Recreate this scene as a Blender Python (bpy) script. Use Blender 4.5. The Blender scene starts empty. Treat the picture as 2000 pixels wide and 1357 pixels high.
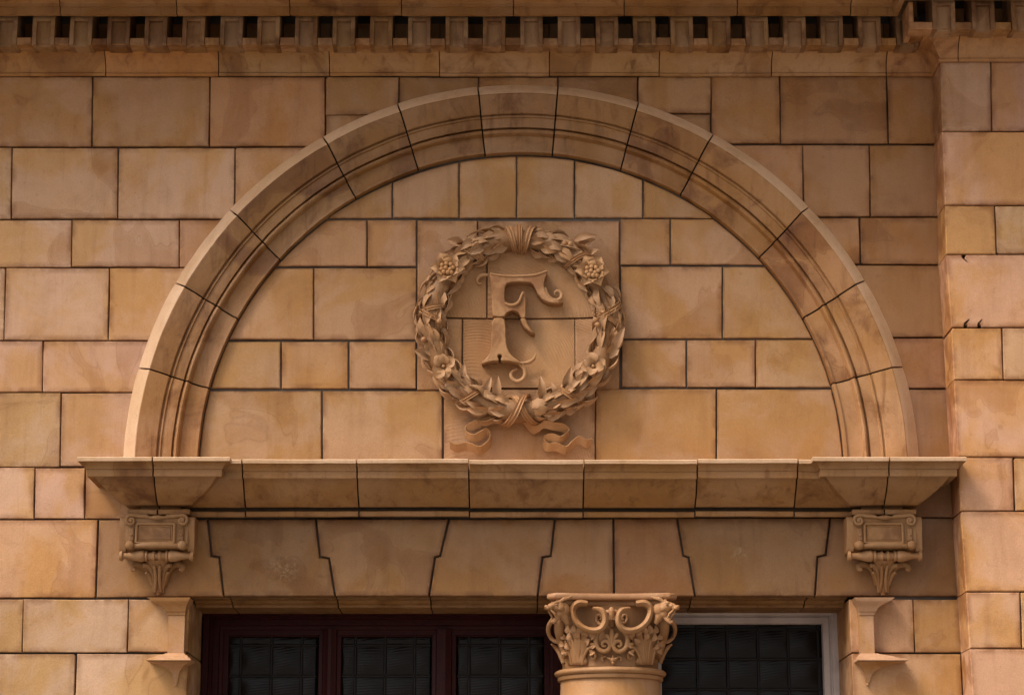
import bpy, bmesh, math, random
from mathutils import Vector, Matrix, Euler
random.seed(7)
R = math.radians
C = bpy.context.scene.collection
S = bpy.context.scene

# ------------------------------------------------------------------ camera, sky, sun, exposure
TH = R(13.45); F = 4390.0; D = 8.54; CZ = 1.6
cam_d = bpy.data.cameras.new('camera'); cam = bpy.data.objects.new('camera', cam_d); C.objects.link(cam)
cam.location = (0, -D, CZ); cam.rotation_euler = (math.pi/2+TH, 0, 0)
cam_d.sensor_width = 36; cam_d.lens = 36*F/2000; cam_d.clip_end = 500; cam_d.clip_start = .1
S.camera = cam
W = bpy.data.worlds.new('World'); S.world = W; W.use_nodes = True
nt = W.node_tree; nt.nodes.clear()
sky = nt.nodes.new('ShaderNodeTexSky'); sky.sky_type = 'NISHITA'; sky.sun_disc = False
SUN_EL, SUN_AZ = R(52), R(-56)       # azimuth measured from straight out of the wall, negative = to the left
sky.sun_elevation = SUN_EL; sky.sun_rotation = math.pi + SUN_AZ*-1
sky.air_density = .8; sky.dust_density = 6; sky.ozone_density = .6
hs = nt.nodes.new('ShaderNodeHueSaturation'); hs.inputs['Saturation'].default_value = .14
bg = nt.nodes.new('ShaderNodeBackground'); bg.inputs['Strength'].default_value = .105
wo = nt.nodes.new('ShaderNodeOutputWorld')
nt.links.new(sky.outputs[0], hs.inputs['Color']); nt.links.new(hs.outputs[0], bg.inputs['Color']); nt.links.new(bg.outputs[0], wo.inputs['Surface'])
sd = bpy.data.lights.new('sun', 'SUN'); sd.energy = 1.35; sd.angle = R(17); sd.color = (1.0, .90, .78)
sun = bpy.data.objects.new('sun', sd); C.objects.link(sun)
sv = Vector((math.sin(SUN_AZ)*math.cos(SUN_EL), -math.cos(SUN_AZ)*math.cos(SUN_EL), math.sin(SUN_EL)))
sun.rotation_euler = sv.to_track_quat('Z', 'Y').to_euler(); sun.location = sv*30
S.view_settings.view_transform = 'Standard'; S.view_settings.look = 'None'
S.view_settings.gamma = 1; S.view_settings.use_curve_mapping = False
S.view_settings.exposure = 1.10
S.render.engine = 'CYCLES'

# ------------------------------------------------------------------ measuring helper: photo measurement -> point on the plane y = Y
def P(px, py, Y=0.0):
    u = (px-1000)/F; v = (678.5-py)/F
    t = (Y+D)/(math.cos(TH)-v*math.sin(TH))
    return Vector((u*t, Y, CZ+(math.sin(TH)+v*math.cos(TH))*t))
def XZ(px, py, Y=0.0):
    p = P(px, py, Y); return (p.x, p.z)
def ZY(py, Y): return P(1000, py, Y).z

# ------------------------------------------------------------------ materials
def nn(t, k, **kw):
    n = t.nodes.new(k)
    for a, b in kw.items(): setattr(n, a, b)
    return n
def mixc(t, mode='MIX'):
    m = nn(t, 'ShaderNodeMix', data_type='RGBA', blend_type=mode)
    return m
def ramp(t, a, b):
    m = nn(t, 'ShaderNodeMapRange'); m.inputs[1].default_value = a; m.inputs[2].default_value = b; m.clamp = True
    m.interpolation_type = 'SMOOTHSTEP'; return m
def stone_mat(name, base, ochre, stain, comb=0, rough=.55, bump=1.0, stain_amt=.5, fresh=1.0, use_col=1.0, soot=.35, spot=None):
    m = bpy.data.materials.new(name); m.use_nodes = True; t = m.node_tree; L = t.links.new
    b = t.nodes['Principled BSDF']
    tc = nn(t, 'ShaderNodeTexCoord'); oi = nn(t, 'ShaderNodeObjectInfo')
    mul = nn(t, 'ShaderNodeMath', operation='MULTIPLY'); mul.inputs[1].default_value = 91.7; L(oi.outputs['Random'], mul.inputs[0])
    add = nn(t, 'ShaderNodeVectorMath', operation='ADD'); L(tc.outputs['Object'], add.inputs[0]); L(mul.outputs[0], add.inputs[1])
    V = add.outputs[0]
    def noise(sc, det=3, dist=0.0, vec=V, rough_=.5):
        n = nn(t, 'ShaderNodeTexNoise'); n.inputs['Scale'].default_value = sc; n.inputs['Detail'].default_value = det
        n.inputs['Distortion'].default_value = dist; n.inputs['Roughness'].default_value = rough_; L(vec, n.inputs['Vector']); return n.outputs[0]
    def fac(src, a, b, amt):
        r = ramp(t, a, b); L(src, r.inputs[0]); r.inputs[4].default_value = amt; return r.outputs[0]
    def mix(f, A, B, mode='MIX'):
        x = mixc(t, mode)
        if isinstance(f, float): x.inputs[0].default_value = f
        else: L(f, x.inputs[0])
        for i, q in ((6, A), (7, B)):
            if isinstance(q, tuple): x.inputs[i].default_value = (*q, 1)
            else: L(q, x.inputs[i])
        return x.outputs[2]
    c = mix(fac(noise(3.0, 5, .5, rough_=.6), .42, .60, 1.0), base, ochre)
    # watermark-like stains with a firm contour, and their darker tide line
    n2 = noise(2.7, 3, .8)
    gate = ramp(t, .30, .65); rg_ = nn(t, 'ShaderNodeMath', operation='FRACT'); L(mul.outputs[0], rg_.inputs[0]); L(rg_.outputs[0], gate.inputs[0])
    def gated(f):
        g_ = nn(t, 'ShaderNodeMath', operation='MULTIPLY'); L(f, g_.inputs[0]); L(gate.outputs[0], g_.inputs[1]); return g_.outputs[0]
    c = mix(gated(fac(n2, .54, .62, stain_amt*.95)), c, stain, 'MULTIPLY')
    tide = nn(t, 'ShaderNodeMath', operation='ABSOLUTE'); s_ = nn(t, 'ShaderNodeMath', operation='SUBTRACT'); s_.inputs[1].default_value = .575
    L(n2, s_.inputs[0]); L(s_.outputs[0], tide.inputs[0])
    c = mix(gated(fac(tide.outputs[0], .007, .0, .7*stain_amt)), c, (.62, .52, .42), 'MULTIPLY')
    # cloudy second stain
    c = mix(fac(noise(4.5, 5, .3, rough_=.6), .45, .80, .42), c, (.70, .60, .50), 'MULTIPLY')
    c = mix(fac(noise(5, 4, .2, rough_=.6), .48, .78, .38*fresh), c, (1.22, 1.2, 1.25), 'MULTIPLY')
    mp = nn(t, 'ShaderNodeMapping'); mp.inputs['Scale'].default_value = (16, 16, 1.6); L(V, mp.inputs[0])
    c = mix(fac(noise(1, 4, .3, mp.outputs[0]), .5, .78, .35), c, (.68, .6, .52), 'MULTIPLY')
    # brown soot clouds and runs, then single spots where a stone has one
    c = mix(fac(noise(5.5, 6, .6, rough_=.68), .50, .74, .75*soot), c, (.50, .375, .22), 'MULTIPLY')
    ms = nn(t, 'ShaderNodeMapping'); ms.inputs['Scale'].default_value = (24, 24, 2.6); L(V, ms.inputs[0])
    c = mix(fac(noise(1, 5, .5, ms.outputs[0], .62), .52, .74, .55*soot), c, (.52, .40, .26), 'MULTIPLY')
    if spot:
        (sx, sz, sr, sc_, samt) = spot
        sub = nn(t, 'ShaderNodeVectorMath', operation='SUBTRACT'); L(tc.outputs['Object'], sub.inputs[0]); sub.inputs[1].default_value = (sx, 0, sz)
        ln = nn(t, 'ShaderNodeVectorMath', operation='LENGTH'); L(sub.outputs[0], ln.inputs[0])
        ff = ramp(t, sr, sr*.3); L(ln.outputs['Value'], ff.inputs[0])
        gm = nn(t, 'ShaderNodeMath', operation='MULTIPLY'); L(ff.outputs[0], gm.inputs[0]); L(fac(noise(26, 6, 2.0, rough_=.7), .46, .66, samt), gm.inputs[1])
        c = mix(gm.outputs[0], c, sc_)
    c = mix(fac(noise(240, 4, rough_=.7), .30, .70, .5), c, (.72, .67, .62), 'MULTIPLY')
    c = mix(fac(noise(170, 3), .35, .7, .22), c, (.80, .77, .74), 'MULTIPLY')
    c = mix(fac(noise(45, 2), .68, .74, .35), c, (.7, .64, .6), 'MULTIPLY')       # pits and specks
    ed = nn(t, 'ShaderNodeAttribute', attribute_name='edge')
    em = nn(t, 'ShaderNodeMath', operation='MULTIPLY'); L(ed.outputs['Fac'], em.inputs[0]); L(fac(noise(10, 5, .4, rough_=.65), .36, .62, .85), em.inputs[1])
    c = mix(em.outputs[0], c, (.52, .40, .30), 'MULTIPLY')
    c = mix(use_col, c, oi.outputs['Color'], 'MULTIPLY')
    L(c, b.inputs['Base Color'])
    rr = ramp(t, .3, .7); L(noise(11, 3), rr.inputs[0]); rr.inputs[3].default_value = rough-.12; rr.inputs[4].default_value = rough+.12
    L(rr.outputs[0], b.inputs['Roughness']); b.inputs['Specular IOR Level'].default_value = .32
    bp = nn(t, 'ShaderNodeBump'); bp.inputs['Distance'].default_value = .0022*bump; bp.inputs['Strength'].default_value = .7
    L(noise(90, 6, rough_=.75), bp.inputs['Height'])
    bp2 = nn(t, 'ShaderNodeBump'); bp2.inputs['Distance'].default_value = .006*bump; bp2.inputs['Strength'].default_value = .5
    L(noise(7, 3), bp2.inputs['Height']); L(bp.outputs[0], bp2.inputs['Normal'])
    last = bp2.outputs[0]
    if comb:
        wv = nn(t, 'ShaderNodeTexWave', wave_type='RINGS', rings_direction='SPHERICAL', wave_profile='SIN')
        wv.inputs['Scale'].default_value = 34; wv.inputs['Distortion'].default_value = 14.0; wv.inputs['Detail'].default_value = 1; wv.inputs['Detail Scale'].default_value = .12
        mo = nn(t, 'ShaderNodeVectorMath', operation='ADD'); L(tc.outputs['Object'], mo.inputs[0])
        cm = nn(t, 'ShaderNodeMath', operation='MULTIPLY'); cm.inputs[1].default_value = .35; L(oi.outputs['Random'], cm.inputs[0])
        L(cm.outputs[0], mo.inputs[1]); L(mo.outputs[0], wv.inputs['Vector'])
        hm = nn(t, 'ShaderNodeMath', operation='MULTIPLY'); L(wv.outputs['Fac'], hm.inputs[0]); L(fac(noise(5, 2), .38, .58, 1.0), hm.inputs[1])
        b3 = nn(t, 'ShaderNodeBump'); b3.inputs['Distance'].default_value = .0024*comb; b3.inputs['Strength'].default_value = .7
        L(hm.outputs[0], b3.inputs['Height']); L(last, b3.inputs['Normal']); last = b3.outputs[0]
    L(last, b.inputs['Normal'])
    return m
def plain_mat(name, col, rough=.5, spec=.4, nscale=20, namt=.3, dark=(.5, .5, .5), bump=.001, metal=0):
    m = bpy.data.materials.new(name); m.use_nodes = True; t = m.node_tree; L = t.links.new; b = t.nodes['Principled BSDF']
    tc = nn(t, 'ShaderNodeTexCoord'); n = nn(t, 'ShaderNodeTexNoise'); n.inputs['Scale'].default_value = nscale; n.inputs['Detail'].default_value = 5
    L(tc.outputs['Object'], n.inputs['Vector']); r = ramp(t, .4, .7); r.inputs[4].default_value = namt; L(n.outputs[0], r.inputs[0])
    x = mixc(t, 'MULTIPLY'); x.inputs[6].default_value = (*col, 1); x.inputs[7].default_value = (*dark, 1); L(r.outputs[0], x.inputs[0]); L(x.outputs[2], b.inputs['Base Color'])
    b.inputs['Roughness'].default_value = rough; b.inputs['Specular IOR Level'].default_value = spec; b.inputs['Metallic'].default_value = metal
    bp = nn(t, 'ShaderNodeBump'); bp.inputs['Distance'].default_value = bump; L(n.outputs[0], bp.inputs['Height']); L(bp.outputs[0], b.inputs['Normal'])
    return m
BASE = (.47, .292, .188); OCH = (.43, .240, .098); STN = (.66, .52, .34)
M_BLOCK = stone_mat('terracotta_block', BASE, OCH, STN)
M_MOULD = stone_mat('terracotta_moulding', (.42, .255, .145), (.37, .205, .082), (.58, .45, .30), stain_amt=.8, soot=1.25)
M_CARVE = stone_mat('terracotta_carved', (.45, .275, .155), (.41, .235, .115), (.75, .66, .55), stain_amt=.35, rough=.6)
M_COMB = stone_mat('terracotta_combed', (.44, .268, .150), (.41, .235, .115), (.75, .64, .52), comb=.6, stain_amt=.4, rough=.6)
M_PALE = stone_mat('painted_skylit_edge', (.60, .385, .235), (.55, .34, .19), (.8, .7, .6), stain_amt=.1, use_col=0.0)  # paler colour stands in for skylight on arch strip and ledge lip
M_MORT = plain_mat('mortar', (.11, .088, .072), .9, .1, 4.5, 1.0, (.32, .30, .29), .002)
M_COMB2 = stone_mat('terracotta_backing', (.45, .275, .17), (.42, .24, .115), (.72, .62, .5), comb=.25, stain_amt=.5, rough=.6)
M_SALT1 = stone_mat('terracotta_salt_bloom', BASE, OCH, STN, spot=(.05, -.04, .085, (.62, .52, .46), .75))
M_SALT2 = stone_mat('terracotta_lime_drip', BASE, OCH, STN, spot=(-.06, .02, .06, (.60, .50, .44), .7))
M_SPOT = stone_mat('terracotta_grey_spot', BASE, OCH, STN, spot=(-.045, .02, .032, (.14, .11, .10), .9))
M_RED = plain_mat('oxblood_paint', (.028, .0042, .0034), .45, .14, 35, .4, (.4, .4, .4), .0008)
M_WHITE = plain_mat('grey_white_paint', (.42, .335, .30), .5, .3, 14, .45, (.62, .56, .52), .0015)
M_CAME = plain_mat('lead_came', (.012, .009, .008), .6, .2, 60, .4)
M_GROUT = plain_mat('sooty_grout', (.030, .019, .012), .95, .05, 30, .6)
M_PAVE = plain_mat('pavement_stone', (.27, .25, .22), .85, .2, 3, .4)
M_DARK = plain_mat('dark_interior', (.012, .010, .010), .9, .1)
def glass_mat():
    m = bpy.data.materials.new('ribbed_dark_glass'); m.use_nodes = True; t = m.node_tree; L = t.links.new; b = t.nodes['Principled BSDF']
    b.inputs['Base Color'].default_value = (.008, .005, .004, 1); b.inputs['Roughness'].default_value = .26
    b.inputs['Specular IOR Level'].default_value = .16
    tc = nn(t, 'ShaderNodeTexCoord'); oi = nn(t, 'ShaderNodeObjectInfo')
    rot = nn(t, 'ShaderNodeVectorRotate', rotation_type='Y_AXIS'); L(tc.outputs['Object'], rot.inputs['Vector'])
    a = nn(t, 'ShaderNodeMath', operation='MULTIPLY'); a.inputs[1].default_value = .2; L(oi.outputs['Random'], a.inputs[0]); L(a.outputs[0], rot.inputs['Angle'])
    w = nn(t, 'ShaderNodeTexWave', bands_direction='Z'); w.inputs['Scale'].default_value = 30; w.inputs['Distortion'].default_value = .6; L(rot.outputs[0], w.inputs['Vector'])
    n = nn(t, 'ShaderNodeTexNoise'); n.inputs['Scale'].default_value = 18; L(tc.outputs['Object'], n.inputs['Vector'])
    b1 = nn(t, 'ShaderNodeBump'); b1.inputs['Distance'].default_value = .0004; L(w.outputs['Fac'], b1.inputs['Height'])
    b2 = nn(t, 'ShaderNodeBump'); b2.inputs['Distance'].default_value = .0015; L(n.outputs[0], b2.inputs['Height']); L(b1.outputs[0], b2.inputs['Normal'])
    L(b2.outputs[0], b.inputs['Normal']); return m
M_GLASS = glass_mat()

# ------------------------------------------------------------------ object helpers
TS = {'tympanum': (.86,.84,.75), 'window_lintel': (.575,.54,.44), 'facade_wall': (1.05,1.03,.95), 'corner_pilaster': (1.06,1.05,1.0), 'wreath_relief': (.93,.90,.81), 'column': (.84,.81,.74), 'moulded_ledge': (.84,.81,.70), 'carved_bracket': (.82,.78,.68), 'arch_surround': (.88,.83,.71), 'cornice': (1.10,1.04,.92), 'pendant_strip': (.95,.93,.86)}   # overall tint of each member
def thing(name, label, cat, loc=(0, 0, 0), group=None):
    o = bpy.data.objects.new(name, None); C.objects.link(o); o.location = loc; o.empty_display_size = .2
    o['label'] = label; o['category'] = cat; o['kind'] = 'thing'
    if group: o['group'] = group
    return o
def worldloc(o):
    v = Vector((0, 0, 0))
    while o: v += o.location; o = o.parent
    return v
class MB:
    def __init__(s): s.v = []; s.f = []; s.e = {}
    def add(s, vs, fs, edge=None):
        n = len(s.v); s.v += [Vector(v) for v in vs]; s.f += [tuple(n+i for i in f) for f in fs]
        if edge:
            for i, q in enumerate(edge): s.e[n+i] = q
        return n
    def box(s, x0, x1, y0, y1, z0, z1, c=0.0):
        """bevelled box"""
        if c <= 0:
            s.add([(x0,y0,z0),(x1,y0,z0),(x1,y1,z0),(x0,y1,z0),(x0,y0,z1),(x1,y0,z1),(x1,y1,z1),(x0,y1,z1)],
                  [(0,3,2,1),(4,5,6,7),(0,1,5,4),(1,2,6,5),(2,3,7,6),(3,0,4,7)])
        else:
            s.prism([(x0,z0),(x1,z0),(x1,z1),(x0,z1)], y0, y1, c)
    def prism(s, poly, yf, yb, c=.004, rim=0.0, tilt=(0, 0), crown=0.0):
        """polygon in the x-z plane from front plane yf back to yb, chamfer c, optional attribute rim"""
        n = len(poly)
        a = sum(poly[i][0]*poly[(i+1) % n][1]-poly[(i+1) % n][0]*poly[i][1] for i in range(n))
        if a < 0: poly = poly[::-1]
        cx = sum(p[0] for p in poly)/n; cz = sum(p[1] for p in poly)/n
        def inset(q):
            out = []
            for i in range(n):
                p0 = Vector(poly[i-1]); p1 = Vector(poly[i]); p2 = Vector(poly[(i+1) % n])
                d1 = (p1-p0); d2 = (p2-p1)
                if d1.length < 1e-7 or d2.length < 1e-7: out.append((p1.x, p1.y)); continue
                d1.normalize(); d2.normalize()
                n1 = Vector((-d1.y, d1.x)); n2 = Vector((-d2.y, d2.x)); b_ = n1+n2
                k = b_.length_squared
                o = b_*(2/max(k, .9)) if k > 1e-4 else n1
                out.append((p1.x+o.x*q, p1.y+o.y*q))
            return out
        def fy(p, y): return y+(p[0]-cx)*tilt[0]+(p[1]-cz)*tilt[1]
        rings = []; ed = []
        rings.append([(p[0], yb, p[1]) for p in poly]); ed += [1]*n
        if c > 0:
            rings.append([(p[0], fy(p, yf)+c, p[1]) for p in poly]); ed += [1]*n
            q = inset(c); rings.append([(p[0], fy(p, yf), p[1]) for p in q]); ed += [1]*n
        else:
            rings.append([(p[0], fy(p, yf), p[1]) for p in poly]); ed += [1]*n
        if rim > 0:
            hx_ = max(p[0] for p in poly)-min(p[0] for p in poly); hz_ = max(p[1] for p in poly)-min(p[1] for p in poly); mx_ = (max(p[0] for p in poly)+min(p[0] for p in poly))/2; mz_ = (max(p[1] for p in poly)+min(p[1] for p in poly))/2
            q = [(mx_+(p[0]-mx_)*(1-2*(rim+c)/hx_), mz_+(p[1]-mz_)*(1-2*(rim+c)/hz_)) for p in poly]; rings.append([(p[0], fy(p, yf)-crown, p[1]) for p in q]); ed += [0]*n
        vs = [v for r in rings for v in r]; fs = []
        for k in range(len(rings)-1):
            for i in range(n):
                j = (i+1) % n; fs.append((k*n+i, k*n+j, (k+1)*n+j, (k+1)*n+i))
        fs.append(tuple((len(rings)-1)*n+i for i in range(n)))
        s.add(vs, fs, ed)
    def tube(s, pts, rad, flat=1.0, k=8, up=Vector((0, -1, 0)), caps=True):
        """tapered tube; flat < 1 squashes it along 'up'"""
        pts = [Vector(p) for p in pts]; n = len(pts)
        rad = rad if isinstance(rad, (list, tuple)) else [rad]*n
        if len(rad) != n: rad = [rad[min(len(rad)-1, int(i*(len(rad)-1)/(n-1)))]*(1-((i*(len(rad)-1)/(n-1)) % 1))+rad[min(len(rad)-1, int(i*(len(rad)-1)/(n-1))+1)]*((i*(len(rad)-1)/(n-1)) % 1) for i in range(n)]
        vs = []; fs = []
        for i, p in enumerate(pts):
            d = (pts[min(n-1, i+1)]-pts[max(0, i-1)])
            if d.length < 1e-9: d = Vector((1, 0, 0))
            d.normalize(); a = up.cross(d)
            if a.length < 1e-4: a = Vector((1, 0, .1)).cross(d)
            a.normalize(); b_ = d.cross(a).normalized()
            for q in range(k):
                w = 2*math.pi*q/k; vs.append(p+a*math.cos(w)*rad[i]+b_*math.sin(w)*rad[i]*flat)
        for i in range(n-1):
            for q in range(k):
                r = (q+1) % k; fs.append((i*k+q, i*k+r, (i+1)*k+r, (i+1)*k+q))
        if caps: fs.append(tuple(range(k))[::-1]); fs.append(tuple((n-1)*k+q for q in range(k)))
        s.add(vs, fs)
    def ball(s, c, r, k=10, m=7, rot=None):
        c = Vector(c); r = Vector(r) if not isinstance(r, (int, float)) else Vector((r, r, r)); vs = []; fs = []
        for i in range(m+1):
            ph = math.pi*i/m
            for j in range(k):
                w = 2*math.pi*j/k; v = Vector((r.x*math.sin(ph)*math.cos(w), r.y*math.sin(ph)*math.sin(w), r.z*math.cos(ph)))
                if rot: v = rot @ v
                vs.append(c+v)
        for i in range(m):
            for j in range(k):
                q = (j+1) % k; fs.append((i*k+j, (i+1)*k+j, (i+1)*k+q, i*k+q))
        s.add(vs, fs)
    def lathe(s, prof, c, axis='Z', k=32, arc=(0, 2*math.pi)):
        """prof: (radius, height along axis)"""
        vs = []; fs = []; full = abs(arc[1]-arc[0]-2*math.pi) < 1e-6; kk = k if full else k+1
        for r, h in prof:
            for j in range(kk):
                w = arc[0]+(arc[1]-arc[0])*j/k
                a, b_ = r*math.cos(w), r*math.sin(w)
                vs.append(Vector(c)+(Vector((a, b_, h)) if axis == 'Z' else Vector((h, a, b_)) if axis == 'X' else Vector((a, h, b_))))
        for i in range(len(prof)-1):
            for j in range(k):
                q = (j+1) % kk; fs.append((i*kk+j, i*kk+q, (i+1)*kk+q, (i+1)*kk+j))
        s.add(vs, fs)
    def sweep(s, pts, offs, prof, caps=True, edge=None):
        """profile (d, z) swept along plan points with mitre offsets"""
        vs = []; fs = []; m = len(prof)
        for p, o in zip(pts, offs):
            for d, z in prof: vs.append((p[0]+o[0]*d, p[1]+o[1]*d, z))
        for i in range(len(pts)-1):
            for j in range(m-1): fs.append((i*m+j, (i+1)*m+j, (i+1)*m+j+1, i*m+j+1))
        if caps: fs.append(tuple(range(m))[::-1] if False else tuple(range(m-1, -1, -1))); fs.append(tuple((len(pts)-1)*m+j for j in range(m)))
        s.add(vs, fs)
    def ribbon(s, pts, ext, th=.005):
        """thin band: path extruded along vector ext"""
        vs = []; fs = []; n = len(pts); ext = Vector(ext)
        for i, p in enumerate(pts):
            p = Vector(p); d = (Vector(pts[min(n-1, i+1)])-Vector(pts[max(0, i-1)])).normalized(); nr = d.cross(ext).normalized()*th/2
            vs += [p-nr, p+nr, p+ext+nr*.6, p+ext-nr*.6]
        for i in range(n-1):
            for q in range(4):
                r = (q+1) % 4; fs.append((i*4+q, i*4+r, (i+1)*4+r, (i+1)*4+q))
        fs.append((3, 2, 1, 0)); fs.append(tuple((n-1)*4+q for q in range(4)))
        s.add(vs, fs)
def spline(pts, n=6):
    """Catmull-Rom through points"""
    pts = [Vector(p) for p in pts]; out = []
    for i in range(len(pts)-1):
        p0 = pts[max(0, i-1)]; p1 = pts[i]; p2 = pts[i+1]; p3 = pts[min(len(pts)-1, i+2)]
        for k in range(n):
            t = k/n; out.append(.5*((2*p1)+(-p0+p2)*t+(2*p0-5*p1+4*p2-p3)*t*t+(-p0+3*p1-3*p2+p3)*t**3))
    out.append(pts[-1]); return out
from mathutils import noise as mnoise
def weather(mb, amp=.0012, fr_=9, lip=0):
    for i, v in enumerate(mb.v):
        n_ = mnoise.noise_vector(v*fr_)*amp+mnoise.noise_vector(v*fr_*5)*amp*.5; mb.v[i] = v+n_
def densify(pts, offs, step=.045):
    P_ = []; O_ = []
    for i in range(len(pts)-1):
        a, b = Vector(pts[i]), Vector(pts[i+1]); oa, ob = Vector(offs[i]), Vector(offs[i+1]); n_ = max(1, int((b-a).length/step))
        for k in range(n_): P_.append(tuple(a.lerp(b, k/n_))); O_.append(tuple(oa.lerp(ob, k/n_)))
    P_.append(tuple(pts[-1])); O_.append(tuple(offs[-1])); return P_, O_
def obj(name, mb, mat, parent=None, color=None, smooth=35, weld=False, remesh=0, pale=None):
    if not mb.v: return None
    xs = [v.x for v in mb.v]; ys = [v.y for v in mb.v]; zs = [v.z for v in mb.v]
    c = Vector(((min(xs)+max(xs))/2, (min(ys)+max(ys))/2, (min(zs)+max(zs))/2))
    me = bpy.data.meshes.new(name); me.from_pydata([v-c for v in mb.v], [], mb.f)
    if mb.e:
        at = me.attributes.new('edge', 'FLOAT', 'POINT')
        vals = [float(mb.e.get(i, 0)) for i in range(len(mb.v))]; at.data.foreach_set('value', vals)
    bm = bmesh.new(); bm.from_mesh(me)
    if weld: bmesh.ops.remove_doubles(bm, verts=bm.verts, dist=1e-5)
    bmesh.ops.recalc_face_normals(bm, faces=bm.faces); bm.to_mesh(me); bm.free()
    if mat: me.materials.append(mat)
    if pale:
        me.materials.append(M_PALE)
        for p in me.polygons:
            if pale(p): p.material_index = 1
    o = bpy.data.objects.new(name, me); C.objects.link(o)
    if remesh:
        md = o.modifiers.new('r', 'REMESH'); md.mode = 'VOXEL'; md.voxel_size = remesh; md.use_smooth_shade = True
        ms = o.modifiers.new('s', 'SMOOTH'); ms.iterations = 3; ms.factor = .5
        dg = bpy.context.evaluated_depsgraph_get(); m2 = bpy.data.meshes.new_from_object(o.evaluated_get(dg))
        o.modifiers.clear(); o.data = m2; me = m2
        if mat and not len(me.materials): me.materials.append(mat)
    if smooth:
        for p in me.polygons: p.use_smooth = True
        if not remesh: me.set_sharp_from_angle(angle=R(smooth))
    if parent: o.parent = parent; o.location = c-worldloc(parent)
    else: o.location = c
    if color:
        r_ = o
        while r_.parent: r_ = r_.parent
        kk = TS.get(r_.name.split('.')[0], (1, 1, 1)); o.color = (color[0]*kk[0], color[1]*kk[1], color[2]*kk[2], 1)
    return o

def tint(k=1.0, warm=0.0, rnd=.10, rng=random):
    j = 1+rng.uniform(-rnd, rnd); h = rng.uniform(-.05, .05)+warm
    return (k*j*(1+h*.3), k*j*(1-h*.35), k*j*(1-h*1.3))
def clip_circle(poly, c, r, nseg=96):
    """keep the part of a polygon inside a circle"""
    # densify, then Sutherland-Hodgman against the circle's sides
    out = [Vector(p) for p in poly]; c = Vector(c)
    for k in range(nseg):
        a = 2*math.pi*k/nseg; nrm = Vector((math.cos(a), math.sin(a))); inp = out; out = []
        if not inp: break
        rr = r*math.cos(math.pi/nseg)
        for i in range(len(inp)):
            p, q = inp[i], inp[(i+1) % len(inp)]; dp = (p-c).dot(nrm)-rr; dq = (q-c).dot(nrm)-rr
            if dp <= 0: out.append(p)
            if dp*dq < 0: out.append(p+(q-p)*(dp/(dp-dq)))
    return [(p.x, p.y) for p in out]
GAP = .0024
def shrink(poly, g=GAP):
    n = len(poly); a = sum(poly[i][0]*poly[(i+1) % n][1]-poly[(i+1) % n][0]*poly[i][1] for i in range(n))
    if a < 0: poly = poly[::-1]
    out = []
    for i in range(n):
        p0 = Vector(poly[i-1]); p1 = Vector(poly[i]); p2 = Vector(poly[(i+1) % n]); d1 = (p1-p0).normalized(); d2 = (p2-p1).normalized()
        n1 = Vector((-d1.y, d1.x)); n2 = Vector((-d2.y, d2.x)); b = n1+n2; k = b.length_squared
        o = b*(2/max(k, .9)) if k > 1e-4 else n1
        out.append((p1.x+o.x*g, p1.y+o.y*g))
    return out
def rough_poly(poly, j=.0011):
    """mid points and small irregularities along the arrises"""
    out = []; n = len(poly)
    for i in range(n):
        p = Vector(poly[i]); q = Vector(poly[(i+1) % n]); pr = Vector(poly[i-1])
        if random.random() < .16 and (q-p).length > .06 and (pr-p).length > .06:      # knocked corner
            k_ = random.uniform(.003, .007); a_ = p+(pr-p).normalized()*k_; b_ = p+(q-p).normalized()*k_*random.uniform(.6, 1.4)
            out += [(a_.x, a_.y), (b_.x, b_.y)]
        else: out.append((p.x+random.uniform(-j, j), p.y+random.uniform(-j, j)))
        if (q-p).length > .1:
            m = p.lerp(q, random.uniform(.35, .65)); out.append((m.x+random.uniform(-j, j), m.y+random.uniform(-j, j)))
    return out
def slab(parent, poly, Y=0.0, depth=.05, color=None, mat=None, name='stone_block', c=.0026, g=GAP, rim=.022, jit=.0016, rp=True):
    poly = shrink(poly, g+random.uniform(-.0009, .0012))
    if rp: poly = rough_poly(poly, jit)
    mb = MB(); mb.prism(poly, Y+random.uniform(-.0012, .0012), Y+depth, c, rim, (random.uniform(-.004, .004), random.uniform(-.004, .004)), crown=.0006)
    return obj(name, mb, mat or M_BLOCK, parent, color or tint(), smooth=20)
def quad(x0t, x0b, x1t, x1b, yt, yb, Y=0.0):
    """courses: left x at top/bottom, right x at top/bottom"""
    return [XZ(x0b, yb, Y), XZ(x1b, yb, Y), XZ(x1t, yt, Y), XZ(x0t, yt, Y)]

# ================================================================== ground
mb = MB(); mb.box(-40, 40, -60, 6, -.3, 0)
g = obj('pavement', mb, M_PAVE, smooth=0); g['kind'] = 'structure'

# ================================================================== wall of blocks
wall = thing('facade_wall', 'buff terracotta block wall around and below the moulded arch', 'wall', (0, 0, 0))
AC = (.0345, 3.185); AE = 1.003
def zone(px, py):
    """how dark the individual stones were fired or soiled, plus cornice shade painted into the top courses"""
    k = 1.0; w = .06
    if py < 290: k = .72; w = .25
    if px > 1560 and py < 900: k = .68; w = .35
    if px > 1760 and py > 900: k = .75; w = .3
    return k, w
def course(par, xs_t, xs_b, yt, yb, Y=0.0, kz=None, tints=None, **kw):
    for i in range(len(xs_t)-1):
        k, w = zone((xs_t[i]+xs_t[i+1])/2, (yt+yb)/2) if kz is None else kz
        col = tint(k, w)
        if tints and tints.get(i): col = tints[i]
        slab(par, quad(xs_t[i], xs_b[i], xs_t[i+1], xs_b[i+1], yt, yb, Y), Y, color=col, mat=M_SPOT if (xs_t[i], yt) == (231, 288) else None, **kw)
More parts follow.
